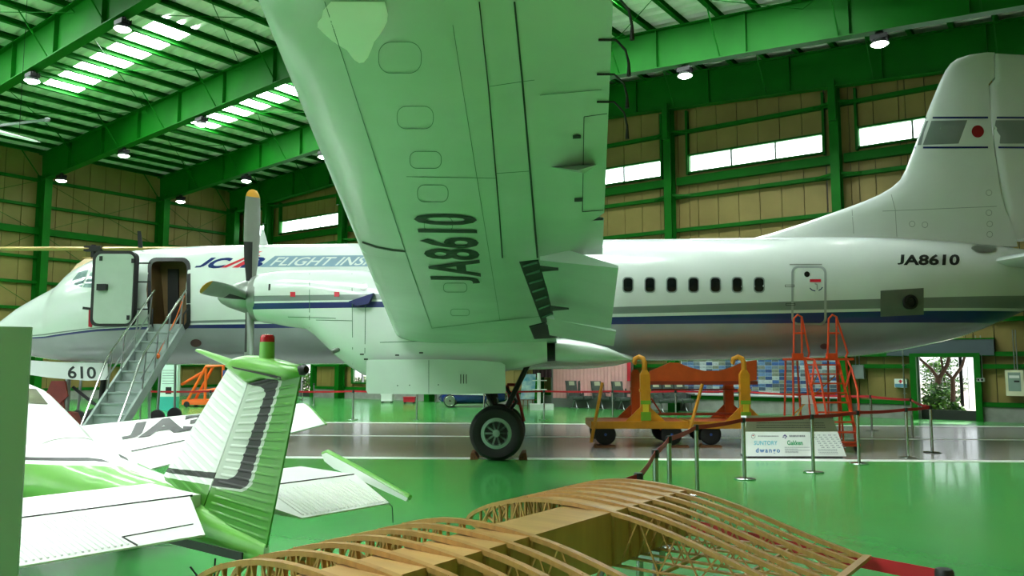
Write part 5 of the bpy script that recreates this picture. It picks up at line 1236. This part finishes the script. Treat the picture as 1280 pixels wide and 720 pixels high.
MB().box((-.45, -.3, 0), (.45, .3, .22)).build('plinth', M_white, wsn, smooth=False); MB().tube([(-.1, 0, .22), (-.1, 0, 1.4)], .07, 10).build('column', M_white, wsn)
for z in (.75, 1.1): MB().box((-.35, -.15, z), (.2, .15, z + .03)).build('shelf', M_white, wsn, smooth=False)
# blue car, white box, red box under the gear door
P = ptz(590, 508.5); C_navy = mat('navy car paint', '#0d2a6b', .25, coat=.5)
car = thing('blue_car', 'low dark blue show car with white flash and chrome wheels behind the gear door', 'car', T(P.x, P.y, 0))
rg = []
for x, hw, zl, zh in ((-1.35, .3, .3, .42), (-1.2, .62, .16, .55), (-.6, .72, .12, .72), (0, .74, .12, .95), (.5, .74, .12, 1.0), (1.0, .72, .14, .78), (1.35, .6, .22, .6), (1.45, .3, .3, .45)):
    rg.append([Vector((x, math.copysign(abs(math.cos(t)) ** .6, math.cos(t)) * hw, (zl + zh) / 2 + math.copysign(abs(math.sin(t)) ** .7, math.sin(t)) * (zh - zl) / 2)) for t in [2 * math.pi * k / 16 for k in range(16)]])
cb_ = MB().loft(rg).build('body', C_navy, car)
MB().loft([[Vector((x, -.765 + dy, z)) for dy, z in ((0, z_ - h), (0, z_ + h), (.03, z_ + h), (.03, z_ - h))] for x, z_, h in ((-.8, .55, .03), (-.3, .62, .1), (.4, .62, .12), (.75, .5, .03))]).build('white_flash', M_white, car, smooth=False)
for x in (-.85, .85):
    for y in (-.7, .6):
        t = MB().lathe((x, y, .27), (0, 1, 0), [(.17, 0), (.26, .01), (.27, .04), (.27, .1), (.26, .13), (.17, .14)], 24).build('wheel', M_black, car); MB().lathe((x, y, .27), (0, 1, 0), [(.22, -.02), (.2, -.03), (.17, 0), (.05, .02), (.04, -.02), (.005, -.02)], 24).build('rim', M_chrome, t)
for u, v, l, m, n_ in ((484, 503.5, 'small white crate on the floor seen under the gear door', M_white, 'white_crate'), (512, 504.5, 'low red tool trolley on the floor under the gear door', P_red, 'tool_trolley')):
    P = ptz(u, v); o = thing(n_, l, 'box', T(P.x, P.y, 0)); MB().box((-.25, -.2, .08), (.25, .2, .38 if n_ == 'white_crate' else .28)).build('body', m, o, smooth=False); MB().box((-.27, -.22, .36 if n_ == 'white_crate' else .26), (.27, .22, .42 if n_ == 'white_crate' else .3)).build('lid', m, o, smooth=False)
    for x in (-.2, .2):
        for y in (-.15, .15): MB().lathe((x, y - .02, .045), (0, 1, 0), [(.01, 0), (.045, .0), (.045, .04), (.01, .04)], 12).build('castor', M_black, o)
# teal information pillar
P = ptz(211, 513); C_teal = mat('teal panel', '#2fa79a', .4)
tp2 = thing('info_pillar', 'white and teal information pillar behind the airstairs', 'pillar', T(P.x, P.y, 0))
MB().box((-.33, -.12, 0), (.33, .12, .52)).build('teal_base', C_teal, tp2, smooth=False); MB().box((-.33, -.12, .52), (.33, .12, 1.72)).build('white_panel', mat('pale mint panel', '#c9dfd8', .4), tp2, smooth=False)
MB().box((-.1, -.126, .62), (.12, -.12, .88)).build('picture', M_dark, tp2, smooth=False)
for j in range(6): MB().box((-.24, -.124, 1.5 - .1 * j), (.2, -.12, 1.52 - .1 * j)).build('text_line', P_grey, tp2, smooth=False)
# orange trolley frame beyond it
P = ptz(262, 509); ot = thing('orange_trolley', 'orange tubular trolley beyond the green fin of the small aeroplane', 'trolley', T(P.x, P.y, 0)); C_o2 = mat('bright orange paint', '#e8641a', .4)
for s in (((-1.0, 0, .1), (-.2, 0, 1.65)), ((-.2, 0, 1.65), (.5, 0, 1.7)), ((.5, 0, 1.7), (.5, 0, .1)), ((-.2, 0, 1.6), (-.2, 0, .1)), ((-.7, 0, .6), (.5, 0, .75)), ((-1.3, .3, .9), (-.3, .3, 1.5)), ((-1.0, .8, .1), (-.2, .8, 1.65)), ((.5, .8, 1.7), (.5, .8, .1)), ((-.2, 0, 1.65), (-.2, .8, 1.65)), ((.5, 0, 1.7), (.5, .8, 1.7))): MB().tube(s, .06, 8).build('tube', C_o2, ot)
MB().box((-1.1, -.1, .1), (.7, .9, .3)).build('deck', C_o2, ot, smooth=False)
for x in (-.9, .5):
    for y in (-.12, .85): MB().lathe((x, y, .12), (0, 1, 0), [(.03, 0), (.12, .01), (.12, .06), (.03, .07)], 14).build('castor', M_black, ot)
MB().lathe((-1.45, 0, .12), (0, 0, 1), [(.02, 0), (.18, .06), (.22, .3), (.22, .9), (.18, 1.2), (.02, 1.3)], 18).build('grey_float', P_metal, ot)
MB().box((.55, -.2, .9), (1.0, .0, 1.5)).build('control_box', C_navy, ot, smooth=False)
# red-brown jack below the nose
P = Vector(pty(75, 520, 21.5)); jk = thing('tail_jack', 'dark red steel jack standing under the airliner nose', 'jack', T(P.x, P.y, 0)); C_jk = mat('dark red paint', '#7a2416', .5, var=.25)
MB().prism([Vector(p) for p in ((-.45, 0, .15), (-.3, 0, 1.15), (-.05, 0, 1.2), (.12, 0, .5), (.35, 0, .45), (.5, 0, .15))], (0, .25, 0)).build('frame', C_jk, jk, smooth=False)
MB().prism([Vector(p) for p in ((-.4, -.05, .9), (-.25, -.05, 1.3), (.1, -.05, 1.3), (.2, -.05, .9), (0, -.05, .7))], (0, .06, 0)).build('plate', C_jk, jk, smooth=False)
MB().tube([(.1, .12, .4), (.1, .12, 1.35)], .07, 12).build('ram', M_alu, jk)
for x in (-.35, .4):
    for y in (0.02, .23): MB().lathe((x, y - .03, .09), (0, 1, 0), [(.03, 0), (.09, 0), (.09, .06), (.03, .06)], 14).build('castor', M_black, jk)
MB().box((-.45, -.02, .1), (.5, .28, .16)).build('base', C_jk, jk, smooth=False)
# ------------------------------------------------------------------ helicopter standing behind the airliner: rotor blade and mast show above the nose
yh_ = 24.0; hubp = pty(117, 311, yh_); C_tan = mat('cream rotor blade', '#b79a5c', .5, var=.2, scale=2); C_hel = mat('cream helicopter paint', '#c2a878', .45)
he = thing('helicopter', 'cream helicopter behind the airliner nose with level rotor blade', 'helicopter', T(hubp.x, yh_, 0)); zh = hubp.z; oo = Vector((hubp.x, yh_, 0))
def bld(p, q, name='rotor_blade'):
    d = (q - p).normalized(); sd = d.cross(Vector((0, 0, 1))).normalized(); rg = []
    for t, c in ((0, .1), (.06, .14), (.12, .2), (.98, .2), (1, .12)): rg.append([p + (q - p) * t + sd * (c * a) + Vector((0, 0, .05 * b)) for a, b in ((1, 0), (.6, .8), (0, 1.3), (-1, .3), (-1, -.3), (0, -1), (.6, -.8))])
    MB().loft(rg).build(name, C_tan, he, angle=40)
bld(Vector((-.1, 0, zh)), pty(-140, 311.5, yh_ - .5) - oo); bld(Vector((.1, 0, zh)), pty(330, 311, yh_ + 3.2) - oo)
mb = MB(); mb.tube([(0, 0, zh - 1.2), (0, 0, zh + .12)], .07, 10); mb.box((-.25, -.1, zh - .08), (.25, .1, zh + .08)); mb.build('rotor_head', M_dark, he)
MB().tube([(-.28, -.05, zh - .28), (.3, -.05, zh - .28)], .02, 6).build('pitch_link', C_tan, he)
MB().loft([[Vector((x + a * w_, b * w_ * .8, z)) for a, b in ((-1, -1), (1, -1), (1, 1), (-1, 1))] for x, w_, z in ((-.05, .14, zh - .32), (-.05, .3, zh - .5), (-.1, .5, zh - .95), (-.1, .6, zh - 1.6))]).build('mast_fairing', C_hel, he, angle=20)
rg = []
for x, hw, zl, zhh in ((-.9, .3, 2.3, 2.9), (-.5, .6, 2.05, 3.2), (.3, .75, 1.95, 3.4), (1.5, .75, 1.95, 3.4), (2.6, .6, 2.1, 3.2), (4.5, .25, 2.5, 3.0), (6.5, .15, 2.7, 3.0)): rg.append([Vector((x, math.cos(t) * hw, (zl + zhh) / 2 + math.sin(t) * (zhh - zl) / 2)) for t in [2 * math.pi * k / 16 for k in range(16)]])
MB().loft(rg).build('cabin', C_hel, he)
for x, y in ((.2, -.8), (.2, .8), (2.4, -.6), (2.4, .6)):
    MB().tube([(x, y * .8, 2.2), (x, y, .25)], .04, 8).build('gear_leg', M_alu, he); MB().lathe((x, y - .06, .22), (0, 1, 0), [(.08, 0), (.21, .01), (.22, .06), (.21, .11), (.08, .12)], 18).build('wheel', M_black, he)
# thin white wing hanging under the roof at the far left
a = pty(-40, 156, 19); b = pty(51, 178, 19); c = pty(-40, 161.5, 19.4); d = pty(56, 150, 19.4)
hg = thing('hanging_glider', 'thin white hanging glider wing tip under the roof at the left edge', 'glider', T(a)); 
rg = []
for t, w_, h in ((0, .14, .055), (.5, .12, .05), (.9, .08, .03), (1, .01, .005)): rg.append([(b - a) * t + Vector((0, w_ * y, h * z)) for y, z in ((-1, 0), (-.4, 1), (.6, .7), (1, 0), (.6, -.7), (-.4, -1))])
MB().loft(rg).build('wing', mat('bright white film', '#ffffff', .4, var=0, trans=0), hg)
MB().tube([c - a, d - a], .035, 8).build('strut', M_alu, hg)
MB().lathe(d - a, (1, 0, .1), [(.01, 0), (.05, .02), (.05, .1), (.01, .14)], 10).build('strut_end', M_alu, hg)
for t in (.1, .7):
    p = (b - a) * t; MB().tube([p, p + Vector((0, 0, zr(8) - (a + p).z - .3))], .006, 5).build('hanger_wire', M_dark, hg)
# ------------------------------------------------------------------ fittings on the gable wall, right side
def wbox(name, u0, v0, u1, v1, d, m, label, cat_, parent=None, off=-.002, base=True):
    p, q = wq(u0, v0, -.2), wq(u1, v1, -.2); o = thing(name, label, cat_, HM @ T(p.x, -.2, q.z)); MB().box((0, -d, 0), (q.x - p.x, .19, p.z - q.z)).build('casing', m, o, smooth=False); return o, q.x - p.x, p.z - q.z
o, w_, h_ = wbox('grey_track_box', 1108, 426, 1243, 444, .08, mat('slate grey board', '#46535a', .6, var=.08), 'long slate grey board above the garden doorway', 'board')
MB().box((-.02, -.1, h_), (w_ + .02, .19, h_ + .04)).build('top_trim', M_steel, o, smooth=False)
o, w_, h_ = wbox('junction_box', 1066, 456, 1081, 473.5, .12, P_grey, 'small grey junction box on the wall right of the orange steps', 'box'); MB().box((.02, -.13, .02), (w_ - .02, -.12, h_ - .02)).build('lid', P_grey, o, smooth=False)
for x in (.1, .22): MB().tube([(x, -.05, h_), (x, -.05, h_ + .45)], .015, 8).build('conduit', M_alu, o)
o, w_, h_ = wbox('exit_sign', 1118, 473.5, 1134, 484.5, .03, M_white, 'small white wall sign with red arrow left of the doorway', 'sign')
MB().box((.01, -.034, .01), (w_ - .01, -.031, h_ * .42)).build('blue_half', mat('blue print', '#5f8fae', .5), o, smooth=False)
MB().prism([Vector((w_ / 2 + x, -.035, h_ * .5 + z)) for x, z in ((-.03, .0), (.03, .0), (.03, .05), (.075, .05), (0, .12), (-.075, .05), (-.03, .05))], (0, .004, 0)).build('red_arrow', P_red, o, smooth=False)
o, w_, h_ = wbox('alarm_panel', 1256.5, 462.5, 1281, 495, .14, mat('cream enamel', '#d8d9ba', .4), 'cream alarm panel with glass door at the right edge', 'panel')
MB().box((.07, -.15, .14), (w_ - .07, -.141, h_ - .07)).build('glass', mat('grey green glass', '#8aa096', .15), o, smooth=False); MB().box((.1, -.156, h_ - .24), (w_ - .1, -.151, h_ - .16)).build('indicator_row', M_white, o, smooth=False); MB().box((.22, -.156, h_ - .36), (w_ - .1, -.151, h_ - .31)).build('display', M_dark, o, smooth=False)
for x in (.25, .32): MB().tube([(x, -.06, h_), (x, -.06, h_ + 1.2)], .018, 8).build('conduit', M_alu, o)
o, w_, h_ = wbox('switch_box', 1221, 472.5, 1230.5, 477, .1, M_white, 'pair of small switches right of the garden doorway', 'switch')
for x in (.02, w_ / 2 + .02): MB().box((x, -.112, .02), (x + w_ / 2 - .04, -.101, h_ - .02)).build('switch_plate', M_dark, o, smooth=False)
for x in (.03, .16): MB().tube([(x, -.05, h_), (x, -.05, h_ + 1.3)], .015, 8).build('conduit', M_alu, o)
for u, l in ((1131, 'thin vertical conduit left of the garden doorway'),):
    p = wq(u, 500, -.28); o = thing('wall_conduit', l, 'pipe', HM @ T(p.x, -.28, 0)); MB().tube([(0, 0, .02), (0, 0, 2.6)], .02, 8).build('pipe', M_alu, o)
    for z in (.8, 1.7): MB().box((-.04, -.02, z), (.04, .1, z + .03)).build('clip', M_alu, o, smooth=False)
# ------------------------------------------------------------------ garden outside
M_pave = mat('pale garden paving', '#b9b1a4', .8, var=.25, scale=1.2); M_leaf = [mat('leaf green %d' % i, c, .5, var=.3, scale=2) for i, c in enumerate(('#3f7a1e', '#5d9a2a', '#2c5a18'))]; M_bark = mat('brown bark', '#5a4334', .8, var=.4, scale=12, bump=.3)
gr = MB().box((-40, .45, -.12), (QW + 40, 60, -.02)).build('garden_ground', M_pave, kind='structure', M=HM, smooth=False); gr['label'] = 'pale paved ground outside the hangar'
M_soil = mat('planting bed soil', '#4a4030', .9, var=.3)
def leafball(mb, c, r, n_, lf=.09, sq=.8):
    for k in range(n_):
        d = Vector((random.gauss(0, 1), random.gauss(0, 1), random.gauss(0, 1))).normalized() * r * (random.random() ** .35); d.z *= sq; p = Vector(c) + d
        a = Vector((random.gauss(0, 1), random.gauss(0, 1), random.gauss(0, .6))).normalized() * lf; b = a.cross(Vector((random.gauss(0, 1), random.gauss(0, 1), 1))).normalized() * lf * .45
        mb.add([p - a, p + b, p + a, p - b], [(0, 1, 2, 3)], random.randrange(3))
def bush(q, y, r, h, label, n_=700, name='garden_bush'):
    o = thing(name, label, 'bush', HM @ T(q, y, -.02)); mb = MB()
    for k in range(6): leafball(mb, (random.uniform(-.5, .5) * r, random.uniform(-.5, .5) * r, h * random.uniform(.25, .75)), r * .7, n_ // 6, .1)
    mb.build('foliage', M_leaf, o, smooth=False)
    mb = MB(); [mb.tube([(0, 0, 0), (math.cos(a) * r * .3, math.sin(a) * r * .3, h * .5)], [.03, .012], 6) for a in (0, 1.3, 2.6, 3.9, 5.2)]; mb.build('stems', M_bark, o)
def tree(q, y, segs, balls, label):
    o = thing('garden_tree', label, 'tree', HM @ T(q, y, -.02)); mb = MB(); [mb.tube(p, r, 8) for p, r in segs]; mb.build('trunk', M_bark, o)
    mb = MB(); [leafball(mb, c, r, n_, .11, .7) for c, r, n_ in balls]; mb.build('crown', M_leaf, o, smooth=False)
def gq(u, v, y): p = H.y(u, v, y); return p.x, p.z
gx, _ = gq(1172, 500, 3.2)
tree(gx, 3.2, [([(0, 0, 0), (.0, 0, .7), (.06, 0, 1.3)], [.13, .1, .1]), ([(.06, 0, 1.25), (-.15, 0, 1.6), (-.75, 0, 2.2), (-1.2, .1, 2.8)], [.07, .055, .04, .03]), ([(.05, 0, 1.2), (.35, .1, 1.75), (.5, .1, 2.5), (.6, .1, 3.4)], [.08, .065, .05, .03]), ([(.45, 0, 0), (.5, 0, .9), (.5, .05, 1.3)], [.09, .075, .07]), ([(.5, .05, 1.25), (.8, .1, 1.7), (1.0, .1, 2.4), (1.2, .1, 3.2)], [.06, .05, .04, .03]), ([(.5, .05, 1.25), (.2, .1, 1.6), (.1, .1, 2.6)], [.05, .04, .03])],
     [((-1, 0, 2.9), .9, 400), ((.3, .2, 3.6), 1.2, 700), ((1.2, .2, 3.2), .9, 400), ((-.3, 0, 2.3), .3, 40), ((.9, 0, 2.25), .25, 40)], 'forked garden tree seen through the right doorway')
for u, y, r, h, l in ((1160, 2.2, .55, 1.2, 'dense garden bush at the left side of the right doorway'), (1178, 4.5, .5, 1.0, 'lighter garden bush behind the forked tree'), (1191, 3.0, .35, .35, 'low garden bush at the foot of the forked tree')):
    bush(gq(u, 500, y)[0], y, r, h, l)
for k, (u, y) in enumerate(((384, 2.5), (455, 2.5))): bush(gq(u, 480, y)[0], y, .7, 1.5, ['sunlit bush outside the left garden door', 'sunlit bush outside the low garden window'][k])
# black lamp post of a canopy, wire fence and hedge beyond
p0, _ = gq(1203, 500, 3.6); cp = thing('canopy_post', 'black canopy post with rafter seen through the right doorway', 'post', HM @ T(p0, 3.6, -.02))
MB().box((-.05, -.05, 0), (.05, .05, 2.4)).build('post', M_dark, cp, smooth=False); MB().box((-.4, -.04, 2.0), (1.6, .04, 2.1)).build('beam', M_dark, cp, smooth=False); MB().box((-.1, -.1, 0), (.1, .1, .05)).build('foot_plate', M_dark, cp, smooth=False)
f0, _ = gq(1190, 500, 8.0); fe = thing('garden_fence', 'pale wire mesh fence beyond the garden', 'fence', HM @ T(f0 - 3, 8, -.02)); M_fen = mat('pale fence wire', '#c8ced0', .5)
for k in range(6): MB().tube([(k * 1.8, 0, 0), (k * 1.8, 0, 1.9)], .025, 6).build('fence_post', M_fen, fe)
mb = MB(); 
for k in range(61): mb.bar((k * .15, 0, .1), (k * .15, 0, 1.85), .008, .008)
for k in range(10): mb.bar((0, 0, .1 + k * .19), (9, 0, .1 + k * .19), .008, .008)
mb.build('mesh_wire', M_fen, fe, smooth=False)
for k in range(4): bush(f0 - 3 + 2.4 * k, 10.2, .85, 2.6, ['pale hedge shrub beyond the fence, leftmost in the doorway', 'pale hedge shrub beyond the fence, left of the canopy post', 'pale hedge shrub beyond the fence, right of the canopy post', 'pale hedge shrub beyond the fence, rightmost'][k], 1200, 'hedge_shrub')
